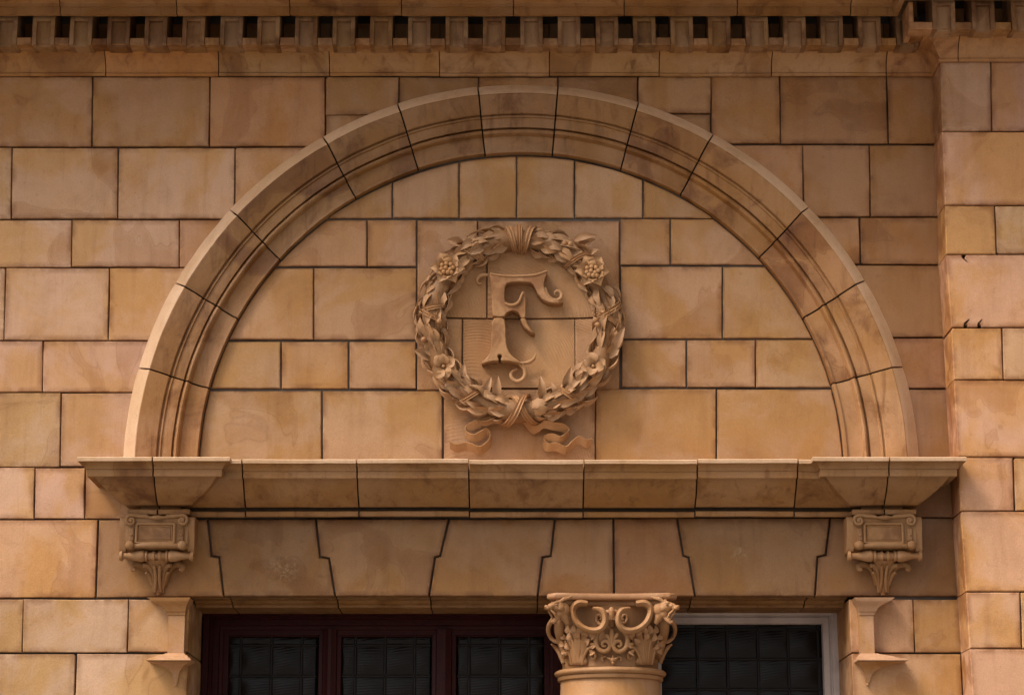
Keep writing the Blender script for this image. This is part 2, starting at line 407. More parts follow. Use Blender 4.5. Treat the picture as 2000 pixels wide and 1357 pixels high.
PK = (1.10, 1.02, 1.10); OR = (1.06, .95, .80); DK = (.78, .70, .58); BR = (.70, .60, .46); LT = (1.16, 1.12, 1.16)
# left of the arch and above it; top-row tints include cornice shade
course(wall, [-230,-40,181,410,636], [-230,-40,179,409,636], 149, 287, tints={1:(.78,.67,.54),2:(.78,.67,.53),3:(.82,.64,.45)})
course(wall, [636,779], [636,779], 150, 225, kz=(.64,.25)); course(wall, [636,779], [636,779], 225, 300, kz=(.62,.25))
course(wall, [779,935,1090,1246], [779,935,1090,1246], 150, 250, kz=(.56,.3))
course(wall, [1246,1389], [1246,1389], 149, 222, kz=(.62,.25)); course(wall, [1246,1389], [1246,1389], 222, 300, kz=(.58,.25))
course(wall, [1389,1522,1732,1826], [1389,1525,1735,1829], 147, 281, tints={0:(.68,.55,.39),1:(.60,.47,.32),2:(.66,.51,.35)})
course(wall, [-180,23,231,459,640], [-180,22,230,458,640], 288, 428, tints={1:(1.0,.93,.86),2:(1.06,1.0,.98),3:(.96,.84,.70)})
course(wall, [-120,141,351,535], [-120,139,350,535], 429, 522, tints={0:LT,1:(1.12,1.07,1.08),2:(.92,.76,.64)})
course(wall, [-200,11,214,440], [-200,8,211,440], 523, 665, tints={1:LT,2:(1.12,1.0,.86)})
course(wall, [-160,84,360], [-160,82,345], 666, 766, tints={0:PK,1:PK})
course(wall, [-240,-90,119,330], [-240,-90,117,320], 767, 912, tints={2:(1.0,.93,.92)})
# right of the arch
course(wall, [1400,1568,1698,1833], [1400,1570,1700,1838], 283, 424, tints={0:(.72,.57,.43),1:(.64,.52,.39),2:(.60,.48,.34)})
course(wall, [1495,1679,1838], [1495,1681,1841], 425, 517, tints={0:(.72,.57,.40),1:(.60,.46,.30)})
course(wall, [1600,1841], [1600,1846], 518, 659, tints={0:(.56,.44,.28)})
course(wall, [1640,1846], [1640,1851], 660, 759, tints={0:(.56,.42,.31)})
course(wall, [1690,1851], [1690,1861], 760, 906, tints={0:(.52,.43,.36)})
# beside and under the ledge
course(wall, [-220,68,167,300], [-220,66,165,300], 913, 1013, tints={0:LT,1:PK,2:(.95,.86,.80)})
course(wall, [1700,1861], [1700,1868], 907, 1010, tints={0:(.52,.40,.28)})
course(wall, [-260,-25,192], [-260,-32,187], 1014, 1168, tints={1:(1.10,.97,.84)})
XJL = -.0  # jambs: stones that turn into the window reveal
def jamb_course(xs_t, xs_b, yt, yb, side, **kw):
    for i in range(len(xs_t)-1):
        last = (i == len(xs_t)-2) if side < 0 else (i == 0)
        poly = quad(xs_t[i], xs_b[i], xs_t[i+1], xs_b[i+1], yt, yb)
        t_ = kw.get('tints', {}).get(i) or tint(*((1.0, 0) if side < 0 else (.9, .15)))
        slab(wall, poly, 0, .42 if last else .05, color=t_, name='jamb_stone' if last else 'stone_block', g=GAP)
XL0 = 372; XR0 = 1658
def xl(y): return XL0-(y-1168)*.035
def xr(y): return XR0+(y-1168)*.035
jr = [(1169,1274),(1275,1372),(1373,1500),(1501,1610),(1611,1750)]
jl_x = [[-70,46,251],[-120,152],[-40,120,260],[-90,180],[-60,90,230]]
jr_x = [[1783],[],[1760],[],[1790]]
for i, (a, b) in enumerate(jr):
    xs = [-270+i*9]+jl_x[i]; jamb_course([x-.03*(a-1169) for x in xs]+[xl(a)], [x-.03*(b-1169) for x in xs]+[xl(b)], a, b, -1)
    xs = jr_x[i]+[1874]; jamb_course([xr(a)]+[x+.03*(a-1169) for x in xs], [xr(b)]+[x+.04*(b-1169) for x in xs], a, b, 1, tints={0:(.98,.86,.74)} if i == 0 else {})
# the same courses carried on to the left, outside the picture
for (a, b, e) in ((149,287,-230),(288,428,-180),(429,522,-120),(523,665,-200),(666,766,-160),(767,912,-240),(913,1013,-220),(1014,1168,-260),(1169,1274,-270),(1275,1372,-261),(1373,1500,-252),(1501,1610,-243),(1611,1750,-234)):
    course(wall, [-900, -560+random.randint(-60, 60), e], [-900, -560, e], a, b, kz=(1.0, .06))
# mortar bed behind the facing, pierced by the window opening
mb = MB()
zt = ZY(-120, 0); zb = ZY(1900, 0); xa = P(-898, 700).x; xb = P(2590, 700).x
ox0 = P(360, 1400).x-.05; ox1 = P(1672, 1400).x+.05; oz = ZY(1166, 0)+.02
mb.box(xa, xb, .018, .75, oz, zt); mb.box(xa, ox0, .018, .75, zb, oz); mb.box(ox1, xb, .018, .75, zb, oz); mb.box(xa, xb, .75, .80, 0, zt); mb.box(xa, xb, .43, .75, 0, .70)
obj('mortar_bed', mb, M_MORT, wall, smooth=0)
# rest of the wall down to the ground, below the picture
mb = MB()
for x0, x1 in ((xa, P(XL0, 1700).x-.02), (P(XR0, 1700).x+.02, xb)): mb.box(x0, x1, 0, .42, 0, ZY(1752, 0), .01)
obj('wall_base', mb, M_BLOCK, wall, smooth=0)
mb = MB(); mb.box(P(XL0, 1700).x-.02, P(XR0, 1700).x+.02, -.06, .42, 0, .75, .01); obj('window_sill', mb, M_BLOCK, wall, smooth=0)

# ================================================================== tympanum inside the arch
tym = thing('tympanum', 'flat field of buff blocks filling the half-round arch behind the wreath', 'wall panel', (AC[0], .01, ZY(930, 0)))
TY = .005; RT = 1.2452
def tcourse(xs, yt, yb, tints=None):
    for i in range(len(xs)-1):
        poly = [XZ(xs[i], yb, TY), XZ(xs[i+1], yb, TY), XZ(xs[i+1], yt, TY), XZ(xs[i], yt, TY)]
        poly = clip_circle(poly, AC, RT)
        q = []
        for p in poly:
            if not q or (Vector(p)-Vector(q[-1])).length > .004: q.append(p)
        if len(q) > 2 and (Vector(q[0])-Vector(q[-1])).length < .004: q.pop()
        if len(q) < 3: continue
        slab(tym, q, TY, .03, color=(tints or {}).get(i) or tint(.97, .08), rp=False, rim=.022 if len(q) < 5 else .006)
tcourse([600,766,897,1009,1122,1256,1420], 290, 427, {0:(.84,.74,.62),1:(.90,.80,.68),2:(1.02,.92,.76),3:(.94,.84,.70),4:(1.0,.90,.76),5:(.86,.76,.64)})
tcourse([520,717,814], 429, 521, {0:(.96,.82,.64),1:(1.02,.90,.82)})
tcourse([1211,1309,1500], 427, 518, {0:(.98,.87,.76),1:(1.0,.90,.80)})
tcourse([430,613,814], 523, 664, {0:(.98,.84,.64),1:(.98,.87,.72)})
tcourse([1212,1411,1600], 520, 662, {0:(1.04,.93,.82),1:(.98,.88,.70)})
tcourse([390,549,681,814], 666, 760, {0:(.98,.90,.76),1:(1.04,.90,.68),2:(1.0,.88,.72)})
tcourse([1213,1341,1476,1650], 663, 757, {0:(.98,.86,.72),1:(1.06,.96,.84),2:(1.0,.92,.76)})
tcourse([370,629,865], 762, 935, {0:(.98,.92,.80),1:(1.04,.97,.84)})
tcourse([1163,1399,1680], 759, 935, {0:(1.04,.94,.80),1:(1.0,.90,.76)})
mb = MB(); mb.prism(clip_circle([(AC[0]-2, ZY(935, 0)), (AC[0]+2, ZY(935, 0)), (AC[0]+2, 6), (AC[0]-2, 6)], AC, 1.30), .0142, .0147, 0)
obj('mortar_bed', mb, M_MORT, tym, smooth=0)

# ================================================================== arch surround
arch = thing('arch_surround', 'moulded half-round arch of terracotta voussoirs with an outer edge coloured as skylit', 'arch', (AC[0], 0, ZY(930, 0)))
prof = [(1.538,.004),(1.537,-.001),(1.510,-.028),(1.4845,-.054),(1.481,-.0555),(1.465,-.052),(1.440,-.050),(1.418,-.043),(1.407,-.041),(1.404,-.038),(1.402,-.028),
        (1.397,-.028),(1.395,-.036),(1.390,-.036),(1.387,-.030),(1.370,-.031),(1.349,-.030),(1.346,-.014),(1.3415,-.014),(1.340,-.030),(1.336,-.036),(1.330,-.038),
        (1.324,-.034),(1.319,-.022),(1.316,-.015),(1.290,-.011),(1.263,-.012),(1.2605,-.012),(1.259,-.020),(1.249,-.021),(1.2475,-.018),(1.2465,.021)]
def ang(px, py, Y):
    p = P(px, py, Y); return math.atan2(p.z-AC[1], p.x-AC[0])
jo = [(283,720,410,760),(345,553,465,625),(453,413,550,512),(633,272,697,393),(778,208,820,343),(933,170,948,312),(1090,170,1078,313),(1246,205,1208,345),(1389,270,1325,390),(1573,410,1475,512),(1684,550,1565,625),(1762,715,1628,750)]
js = [(math.pi+.05, math.pi+.05)]+[(ang(a, b, -.03), ang(c_, d_, 0)) for a, b, c_, d_ in jo]+[(-.05, -.05)]
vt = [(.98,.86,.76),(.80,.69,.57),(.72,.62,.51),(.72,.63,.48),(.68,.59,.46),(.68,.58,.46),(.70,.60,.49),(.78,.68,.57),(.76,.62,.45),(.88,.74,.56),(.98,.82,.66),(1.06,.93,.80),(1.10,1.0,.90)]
AE = 1.003
for i in range(len(js)-1):
    (a0, b0), (a1, b1) = js[i], js[i+1]; mb = MB(); n = 14; m = len(prof); gp = .0032
    off = random.uniform(-.0015, .0015); rs = random.uniform(-.002, .002)
    for k in range(n+1):
        f = k/n
        for r, y in prof:
            w = (1.527-r)/(1.527-1.2465)
            A0 = (a0*(1-w)+b0*w)-gp/r; A1 = (a1*(1-w)+b1*w)+gp/r
            a = A0*(1-f)+A1*f
            dr = -.0025*(1 if k in (0, n) else 0)
            mb.v.append(Vector((AC[0]+(r+rs)*math.cos(a), y+off*(1 if y < 0 else 0)+(.002 if k in (0, n) and y < 0 else 0), AC[1]+(r+rs)*math.sin(a)*AE)))
    for k in range(n):
        for j in range(m-1): mb.f.append((k*m+j, (k+1)*m+j, (k+1)*m+j+1, k*m+j+1))
    mb.f.append(tuple(range(m))); mb.f.append(tuple(n*m+j for j in range(m))[::-1])
    ms_ = m-1; weather(mb, .0012)
    obj('voussoir', mb, M_MOULD, arch, vt[i], smooth=28, pale=lambda p: p.index < n*ms_ and p.index % ms_ in (0, 1, 2))  # outer splay takes the painted skylight colour
# mortar filling seen at the bottom of the joints
mb = MB(); pf = [(1.515, .003), (1.480, -.030), (1.40, -.018), (1.35, -.008), (1.25, .002), (1.25, .02)]
mm = len(pf)
for k in range(61):
    a = math.pi+.05-(math.pi+.1)*k/60
    for r, y in pf: mb.v.append(Vector((AC[0]+r*math.cos(a), y, AC[1]+r*math.sin(a)*AE)))
for k in range(60):
    for j in range(mm-1): mb.f.append((k*mm+j, (k+1)*mm+j, (k+1)*mm+j+1, k*mm+j+1))
obj('joint_mortar', mb, M_GROUT, arch)

# ================================================================== cornice
cor = thing('cornice', 'heavy terracotta cornice with a dark fret of dentils along the top', 'cornice', (0, 0, ZY(149, 0)))
XP = P(1824, 135, 0).x                   # pilaster side face
PD = .165                                # pilaster projection
def pz(py, d): return ZY(py, -d)
low = [(0, pz(150, 0)), (.010, pz(149.5, .010)), (.016, pz(147, .016)), (.016, pz(144, .016)), (.010, pz(142.5, .010)), (.014, pz(138, .014)), (.020, pz(130, .020)), (.030, pz(120, .030)),
       (.045, pz(110, .045)), (.062, pz(101.5, .062)), (.075, pz(98.5, .075)), (.078, pz(97.5, .078)), (.078, pz(95.5, .078)), (.084, pz(95.2, .084)), (.086, pz(92, .086)), (.10, pz(90.5, .10)), (.128, pz(88.5, .128)), (.128, pz(86.2, .128)), (-.004, pz(86.2, .128)), (-.004, pz(10, .2)), (-.006, pz(10, .2))]
zr = pz(28, .19)
up = [(.0, zr+.085), (.150, zr+.085), (.166, zr+.006), (.168, zr), (.190, zr), (.1905, pz(14, .1905)), (.2, pz(13, .2)), (.202, pz(7, .202)), (.212, pz(3, .212)), (.23, pz(-4, .23)), (.255, pz(-10, .255)), (.262, pz(-16, .262)), (.262, pz(-20, .262)), (.0, pz(-20, .262))]
def cstone(nm, joint0, joint1, prof_, on, col, gp=.002):
    """on: 'wall', 'corner' or 'pilaster'"""
    mb = MB()
    if on == 'wall': pts = [(joint0+gp, 0), (joint1-gp, 0)]; offs = [(0, -1)]*2
    elif on == 'corner': pts = [(joint0+gp, 0), (XP, 0), (XP, -PD), (joint1-gp, -PD)]; offs = [(0, -1), (-1, -1), (-1, -1), (0, -1)]
    else: pts = [(joint0+gp, -PD), (joint1-gp, -PD)]; offs = [(0, -1)]*2
    if on == 'wall':  # middle points keep long stones slightly uneven
        m_ = (joint0+joint1)/2; pts.insert(1, (m_, random.uniform(-.001, .001))); offs.insert(1, (0, -1))
    dz = random.uniform(-.0015, .0015)
    dp, do = densify(pts, offs) if on == 'wall' else (pts, offs)
    mb.sweep(dp, do, [(d, z+dz) for d, z in prof_]); weather(mb, .0014)
    return obj(nm, mb, M_MOULD, cor, col, smooth=30)
def xat(px, py, Y=0): return P(px, py, Y).x
js_ = [-900,-690,-475,-260,-12,205,426,643,858,1073,1288,1508,1732]
for i in range(len(js_)-1):
    col = {5:(.90,.70,.46),3:(.86,.74,.60),4:(.88,.76,.60)}.get(i, tint(.82, .12, .06))
    cstone('cornice_stone', xat(js_[i], 120, -.04), xat(js_[i+1], 120, -.04), low, 'wall', col)
cstone('cornice_stone', xat(1732, 120, -.04), xat(1873, 90, -PD-.04), low, 'corner', (.86,.70,.54))
cstone('cornice_stone', xat(1873, 90, -PD-.04), xat(2590, 90, -PD-.04), low, 'pilaster', (.86,.72,.56))
ju = [-900,-700,-460,-240,-100,117,345,566,784,1003,1219,1440,1662]
for i in range(len(ju)-1): cstone('crown_stone', xat(ju[i], 12, -.2), xat(ju[i+1], 12, -.2), up, 'wall', tint(.68, .25, .08))
cstone('crown_stone', xat(1662, 12, -.2), xat(2590, 12, -PD-.2), up, 'corner', tint(.8, .1))
# great projecting slab above (out of the picture, it shades the top of the wall)
zc = pz(-20, .262)
mb = MB(); mb.sweep([(xat(-920, 0), 0), (XP, 0), (XP, -PD), (xat(2620, 0), -PD)], [(0, -1), (-1, -1), (-1, -1), (0, -1)],
    [(0, zc+.003), (.30, zc+.003), (.31, zc-.01), (.33, zc-.01), (.34, zc+.006), (.60, zc+.006), (.60, zc+.14), (.64, zc+.17), (.68, zc+.26), (.68, zc+.29), (0, zc+.33)])
obj('corona', mb, M_MOULD, cor, (.8,.7,.6), smooth=30)
# dentils and fret bars
def dentil(xc, Y, hw, zb_, zt_, dep, par=cor, col=None, proto=[None]):
    if proto[0] is None:
        mb = MB(); h = zt_-zb_; rb = .017; tp = .014; fr = 0; rc = .022
        # outline: raised rib left, top, right around a sunk panel open at the foot
        mb.box(-hw, -hw+rb, 0, dep, 0, h, .0015); mb.box(hw-rb, hw, 0, dep, 0, h, .0015); mb.box(-hw+rb-.0005, hw-rb+.0005, .0005, dep, h-tp, h, .0015)
        mb.box(-hw+rb-.0005, hw-rb+.0005, rc, dep, -.0006, h-tp+.0005); mb.box(-hw+.001, hw-.001, .006, dep, h-.001, h+.075)
        o = obj('dentil', mb, M_MOULD, None, None, smooth=30); C.objects.unlink(o)
        proto[0] = (o, o.location.copy())
    src, c = proto[0]; o = src.copy(); C.objects.link(o); o.parent = par
    o.location = Vector((xc, Y, zb_))+c-worldloc(par)
    o.rotation_euler = (random.uniform(-.01, .01), random.uniform(-.01, .01), random.uniform(-.015, .015))
    o.color = (*(col or tint(.80, .12, .10)), 1); return o
dd = .15; zb_ = pz(87.5, dd); zt_ = pz(34, dd); hw = .0445
def bar(x0, x1, Y, zb_, col):
    mb = MB(); mb.box(x0+.001, x1-.001, Y+random.uniform(-.001, .0015), Y+.075, zb_, zb_+.029+random.uniform(-.002, .002), .0025); obj('fret_bar', mb, M_MOULD, cor, col)
pitch = (1735.4-48)/23
for i in range(-12, 24):
    h = 48+pitch*i; Yd = -dd
    x0 = xat(h, 60, Yd); px_ = xat(pitch+1000, 60, Yd)-xat(1000, 60, Yd)
    dentil(x0+px_/2, Yd, hw, zb_, zt_, .145, col=tint(.72, .15, .16))
    bar(x0-(px_/2-hw), x0+(px_/2-hw), Yd, zb_, tint(.76, .12, .12))
zbp = zb_; Yp = -dd-PD
for xc in (1844, 1921, 1998, 2075, 2152, 2229, 2306, 2383, 2460, 2537):
    dentil(xat(xc, 40, Yp), Yp, hw, zbp, zt_, .145)
for a, b in ((1866, 1899), (1943, 1976), (2020, 2053), (2097, 2130), (2174, 2207), (2251, 2284), (2328, 2361), (2405, 2438), (2482, 2515)): bar(xat(a, 50, Yp), xat(b, 50, Yp), Yp, zbp, tint(.84, .1, .08))
xcor = XP-dd
bar(xcor, xat(1844, 40, Yp)-hw, Yp, zbp, (.95,.85,.78))
mb = MB(); mb.box(xcor, xcor+.018, Yp+.0785, -dd-.02, zbp, zt_, .0025); obj('return_dentil', mb, M_MOULD, cor, (.95,.85,.78))
mb = MB(); mb.box(xcor+.001, xcor+.018, Yp+.001, Yp+.077, zbp+.03, zt_, .0025); obj('return_dentil', mb, M_MOULD, cor, (.95,.85,.78))

# ================================================================== pilaster strip at the right
pil = thing('corner_pilaster', 'projecting pinkish block pilaster strip at the right edge', 'pilaster', (P(1900, 1300, -PD).x, -PD/2, 0))
yl = [117,257,401,497,640,742,893,998,1155,1266,1385,1500,1640,1790]
xc_ = [1836,1839,1845,1847,1857,1862,1870,1875,1886,1893,1900,1906,1913,1920]   # front arris at each bed joint
vj = [1935,None,1943,None,1957,None,1979,None,1993,None,2000,None,2010]
pt = [(.86,.80,.80),(1.12,.98,.92),(1.08,.97,.86),(1.14,1.0,.94),(1.08,.94,.78),(1.14,1.02,1.0),(1.10,.96,.90),(1.14,1.0,.90),(1.10,.98,.88),(1.08,.95,.88),(1.1,1,.9),(1.1,1,.9),(1.1,1,.9)]
Yp_ = -PD
for i in range(len(yl)-1):
    xr_ = 2190; xs = [(xc_[i], xc_[i+1])]
    if vj[i]: xs.append((vj[i], vj[i]+3))
    xs.append((xr_, xr_+8)); xs.append((2600, 2600))
    for k in range(len(xs)-1):
        poly = quad(xs[k][0], xs[k][1], xs[k+1][0], xs[k+1][1], yl[i], yl[i+1], Yp_)
        c_ = pt[i] if k == 0 else tuple(a*random.uniform(.93, 1.06) for a in pt[i])
        if k == 0:   # corner stone runs back to the wall and shows its side; softened arris
            mb = MB(); q = rough_poly(shrink(poly, GAP*.8), .0008)
            if i == 3:      # three broken fixing holes on the bed joints of this stone
                for nx, ny, sg in ((1882, 497, 1), (1887, 640, -1), (1914, 640, -1)):
                    hx_ = P(nx, ny, Yp_).x; best = None
                    for e_ in range(len(q)):
                        (ax, az), (bx, bz) = q[e_], q[(e_+1) % len(q)]
                        if min(ax, bx)+.012 < hx_ < max(ax, bx)-.012 and abs(az-P(nx, ny, Yp_).z) < .02: best = e_
                    if best is not None:
                        (ax, az), (bx, bz) = q[best], q[(best+1) % len(q)]; dx_ = .009 if bx > ax else -.009; zz = az+(bz-az)*(hx_-ax)/(bx-ax)
                        q[best+1:best+1] = [(hx_-dx_, zz), (hx_-dx_*.5, zz-sg*.013), (hx_+dx_*.3, zz-sg*.011), (hx_+dx_*.9, zz)]
            mb.prism(q, Yp_+random.uniform(-.001, .001), .03, .004, .02)
            obj('corner_stone', mb, M_BLOCK, pil, c_, smooth=20)
        else: slab(pil, poly, Yp_, .05, color=c_)
mb = MB(); mb.box(P(1860, 100, Yp_).x+.06, P(2595, 600, Yp_).x, Yp_+.018, .03, zb, ZY(117, Yp_)+.01); mb.box(XP+.03, P(2595, 600, Yp_).x, Yp_+.012, .02, ZY(117, Yp_)+.012, zc); obj('mortar_bed', mb, M_MORT, pil, smooth=0)
mb = MB(); mb.box(P(1922, 1790, Yp_).x, P(2595, 600, Yp_).x+.02, Yp_, .4, 0, ZY(1792, Yp_), .01); obj('pilaster_base', mb, M_BLOCK, pil, smooth=0)

# ================================================================== ledge under the arch
led = thing('moulded_ledge', 'long moulded ledge under the arch with projecting end blocks', 'ledge', (0, 0, ZY(1010, 0)))
def lprof(dd_):   # dd_ = extra projection, list of (d, z)
    def q(py, d): return (d+dd_, pz(py, d+.0))
    base = [(1010,.045),(1008,.050),(999,.052),(997.5,.050)]
    o = [(0, pz(1009.5, 0)), (.045+dd_, pz(1009.5, .05)), (.052+dd_, pz(1008, .052)), (.054+dd_, pz(1000, .054)), (.050+dd_, pz(998.5, .050)),
         (.010+dd_, pz(998.2, .05)), (.010+dd_, pz(991, .05)), (.060+dd_, pz(990, .06)), (.072+dd_, pz(985, .072)), (.105+dd_, pz(970, .105)), (.138+dd_, pz(953, .138)), (.160+dd_, pz(938, .160)), (.164+dd_, pz(934.5, .164)),
         (.186+dd_, pz(935, .186)), (.188+dd_, pz(933.5, .188)), (.189+dd_, pz(920.5, .189)), (.193+dd_, pz(920, .193)), (.194+dd_, pz(917, .194)), (.200+dd_, pz(912, .200)), (.213+dd_, pz(906, .213)), (.2165+dd_, pz(905, .2165)), (.219+dd_, pz(904.8, .219)), (.221+dd_, pz(898.5, .221)), (.219+dd_, pz(897, .219)), (0, pz(897, .219)+.004)]
    return o
LP = lprof(0)
cx = [-1]
jl = [475, 698, 916, 1140, 1361, 1556]
lcol = [(.92,.78,.62),(.90,.77,.62),(.88,.75,.60),(.90,.76,.58),(.92,.78,.62)]
E0 = (P(247, 1000, -.05).x, P(373, 1000, -.05).x); E1 = (P(1662, 1000, -.05).x, P(1792, 1000, -.05).x)
def ledge_piece(pts, offs, prof_, col):
    pts, offs = densify(pts, offs) if all(o == (0, -1) for o in offs) else (pts, offs)
    mb = MB(); mb.sweep(pts, offs, prof_); weather(mb, .0013); m_ = len(prof_)-1; tot = (len(pts)-1)*m_
    return obj('ledge_stone', mb, M_MOULD, led, col, smooth=30, pale=lambda p: p.index < tot and p.index % m_ in (m_-1, m_-2, m_-3))  # top lip faces take the painted skylight colour
gp = .0028
def lj(px): return P(px, 940, -.16).x
for i in range(len(jl)-1):
    dz = random.uniform(-.002, .002); x0, x1 = lj(jl[i])+gp, lj(jl[i+1])-gp
    ledge_piece([(x0, random.uniform(-.0015,.0015)), ((x0+x1)/2, 0), (x1, random.uniform(-.0015,.0015))], [(0, -1)]*3, [(d, z+dz) for d, z in LP], lcol[i])
ex = .052                     # the end blocks stand this much further out
EPp = [(d, z) for d, z in LP]
sd_ = -.022
def endoff(xs, ys): return (xs, ys)
m0 = P(300, 940, -.22).x; m1 = P(1735, 940, -.22).x
# left end: outer return + front, then front + inner return that dies into the running ledge
def epath(x0, x1, mid, side):
    if side < 0:
        A = ([(x0, 0), (x0, -ex), (mid-gp, -ex)], [(-1, 0), (-1, -1), (0, -1)])
        B = ([(mid+gp, -ex), (x1, -ex), (x1, 0), (lj(jl[0])-gp, 0)], [(0, -1), (1, -1), (1, -1), (0, -1)])
    else:
        A = ([(lj(jl[-1])+gp, 0), (x0, 0), (x0, -ex), (mid-gp, -ex)], [(0, -1), (-1, -1), (-1, -1), (0, -1)])
        B = ([(mid+gp, -ex), (x1, -ex), (x1, 0)], [(0, -1), (1, -1), (1, 0)])
    return A, B
def sc(prof_, x):  # side offsets scaled a little so that the returns splay as wide as in the photograph
    return prof_
for (x0, x1), mid, side, cols in ((E0, m0, -1, [(.90,.78,.62),(.84,.70,.54)]), (E1, m1, 1, [(.84,.71,.56),(.84,.72,.58)])):
    for (pts, offs), col in zip(epath(x0+(.066 if side < 0 else .050), x1-(.050 if side < 0 else .068), mid, side), cols): ledge_piece(pts, offs, EPp, col)
mb = MB(); mb.box(P(300, 950).x, P(1735, 950).x, -.045, .01, pz(1004, .05), pz(935, .05)); obj('mortar_core', mb, M_GROUT, led, smooth=0)

# ================================================================== flat-arch lintel
lin = thing('window_lintel', 'flat arch of joggled wedge blocks over the window heads', 'lintel', (0, 0, ZY(1165, 0)))
J = [[(192,1014),(187,1168)], [(405,1012),(413,1085),(428,1088),(437,1165)], [(617,1012),(625,1087),(643,1090),(655,1165)], [(877,1012),(860,1085),(850,1088),(838,1165)],
     [(1084,1012),(1076,1085),(1060,1088),(1050,1165)], [(1198,1011),(1200,1165)], [(1322,1010),(1335,1085),(1345,1088),(1358,1165)], [(1622,1010),(1613,1083),(1597,1087),(1592,1165)], [(1869,1010),(1873,1165)]]
ltc = [(1.12,.97,.80),(.80,.68,.50),(.92,.80,.62),(.90,.77,.60),(.98,.84,.68),(.92,.71,.50),(.82,.70,.53),(.80,.66,.50)]
for i in range(len(J)-1):
    a = J[i]; b = J[i+1]; poly = [XZ(*p) for p in a[::-1]][0:0]
    left = [XZ(*p) for p in a]; right = [XZ(*p) for p in b]
    poly = left[::-1][:0]+[left[-1]]+[right[-1]]+right[::-1][1:]+left[:-1]
    q = shrink(poly, .0034); mb = MB(); mb.prism(q, random.uniform(-.0015, .0015), .05 if i in (0, 7) else .05, .003, .02)
    obj('wedge_block', mb, {1: M_SALT1, 6: M_SALT2}.get(i, M_BLOCK), lin, ltc[i], smooth=20)
# moulded soffit stones running back to the window frames
zs = ZY(1166, 0)
sj = [372, 452, 659, 841, 1050, 1200, 1349, 1573, 1658]
for i in range(len(sj)-1):
    x0 = P(sj[i], 1175, .1).x+.0025; x1 = P(sj[i+1], 1175, .1).x-.0025
    if i == 0: x0 = P(sj[i], 1166).x
    if i == len(sj)-2: x1 = P(sj[i+1], 1166).x
    mb = MB(); pr = [(-.053, zs+.06), (-.053, zs+.001), (-.10, zs+.001), (-.115, zs+.001), (-.122, zs-.006), (-.135, zs-.010), (-.150, zs-.012), (-.155, zs-.020), (-.42, zs-.020), (-.42, zs+.06)]
    mb.sweep([(x0, 0), ((x0+x1)/2, 0), (x1, 0)], [(0, -1)]*3, pr); obj('soffit_stone', mb, M_MOULD, lin, tint(.92, .25), smooth=30)

# ================================================================== windows
def wrect(px0, px1, py0, py1, Y): return (P(px0, py0, Y).x, P(px1, py0, Y).x, P(1000, py1, Y).z, P(1000, py0, Y).z)
ZB = .80   # windows run down to the sill, below the picture
def pane_grid(par, xs, ys, Y, xl_, xr_, zt__, zb_, col=(1, 1, 1), cn=None):
    """leaded lights: cames at xs / ys (metres), glass panes between them as pillowed quarries"""
    X = [xl_]+xs+[xr_]; Z = [zt__]+ys; z = ys[-1]; st = ys[-2]-ys[-1] if len(ys) > 1 else .12
    while z-st > zb_: z -= st; Z.append(z)
    Z.append(zb_)
    for k in range(len(Z)-1):
        if Z[k] < ZY(1357, Y)-.35 and k < len(Z)-2: continue
        if k >= 5: break
        for i in range(len(X)-1):
            x0, x1, z1, z0 = X[i]+.004, X[i+1]-.004, Z[k]-.004, Z[k+1]+.004
            mb = MB(); n = 8; vs = []; t1 = random.uniform(-.05, .05); t2 = random.uniform(-.06, .02)
            for a in range(n+1):
                for b in range(n+1):
                    u, v = a/n, b/n; bulge = .007*min(1, min(x1-x0, z1-z0)/.10)*(1-(2*u-1)**2)*(1-(2*v-1)**2)
                    vs.append((x0+(x1-x0)*u, Y-bulge+(u-.5)*t1*.06+(v-.5)*t2*.06, z0+(z1-z0)*v))
            fs = [(a*(n+1)+b, (a+1)*(n+1)+b, (a+1)*(n+1)+b+1, a*(n+1)+b+1) for a in range(n) for b in range(n)]
            mb.add(vs, fs); obj('pane', mb, M_GLASS, par, smooth=60)
    mb = MB(); zz0 = Z[min(5, len(Z)-1)]
    for x in xs: mb.tube([(x, Y-.004, zt__), (x, Y-.004, zz0)], .0052, .8, 6)
    for z in Z[1:min(6, len(Z))]: mb.tube([(xl_, Y-.004, z), (xr_, Y-.004, z)], .0052, .8, 6)
    obj('lead_came', mb, M_CAME, par)
    mb = MB(); mb.box(xl_, xr_, Y+.003, Y+.02, zb_, zz0); obj('lower_glazing', mb, M_GLASS, par, smooth=0)
def moulded_frame(par, name, x0, x1, z1, z0, steps, mat, yf):
    """outer rectangle, list of (inset, y) rings going inwards: mitred like joinery; top + two sides"""
    mb = MB(); pts = []
    prof_ = steps
    # path: left foot -> left top -> right top -> right foot, offset inward
    path = [((x0, z0), (1, 0)), ((x0, z1), (1, -1)), ((x1, z1), (-1, -1)), ((x1, z0), (-1, 0))]
    m = len(prof_); vs = []; fs = []
    for (x, z), (ox, oz_) in path:
        for ins, y in prof_: vs.append((x+ox*ins, y, z+oz_*ins))
    for i in range(3):
        for j in range(m-1): fs.append((i*m+j, (i+1)*m+j, (i+1)*m+j+1, i*m+j+1))
    mb.add(vs, fs); return obj(name, mb, mat, par, smooth=25)
YF = .36
rw = thing('red_window', 'dark oxblood timber window of three leaded lights left of the column', 'window', (P(740, 1300, YF).x, YF, ZB))
x0, x1 = P(397, 1230, YF).x, P(1112, 1230, YF).x; z1 = ZY(1189, YF)
steps = [(0, YF+.06), (0, YF), (.022, YF-.002), (.026, YF+.012), (.036, YF+.010), (.040, YF+.022), (.060, YF+.020), (.064, YF+.030), (.075, YF+.030), (.080, YF+.036), (.098, YF+.034), (.100, YF+.055)]
moulded_frame(rw, 'frame', x0, x1, z1, ZB, steps, M_RED, YF)
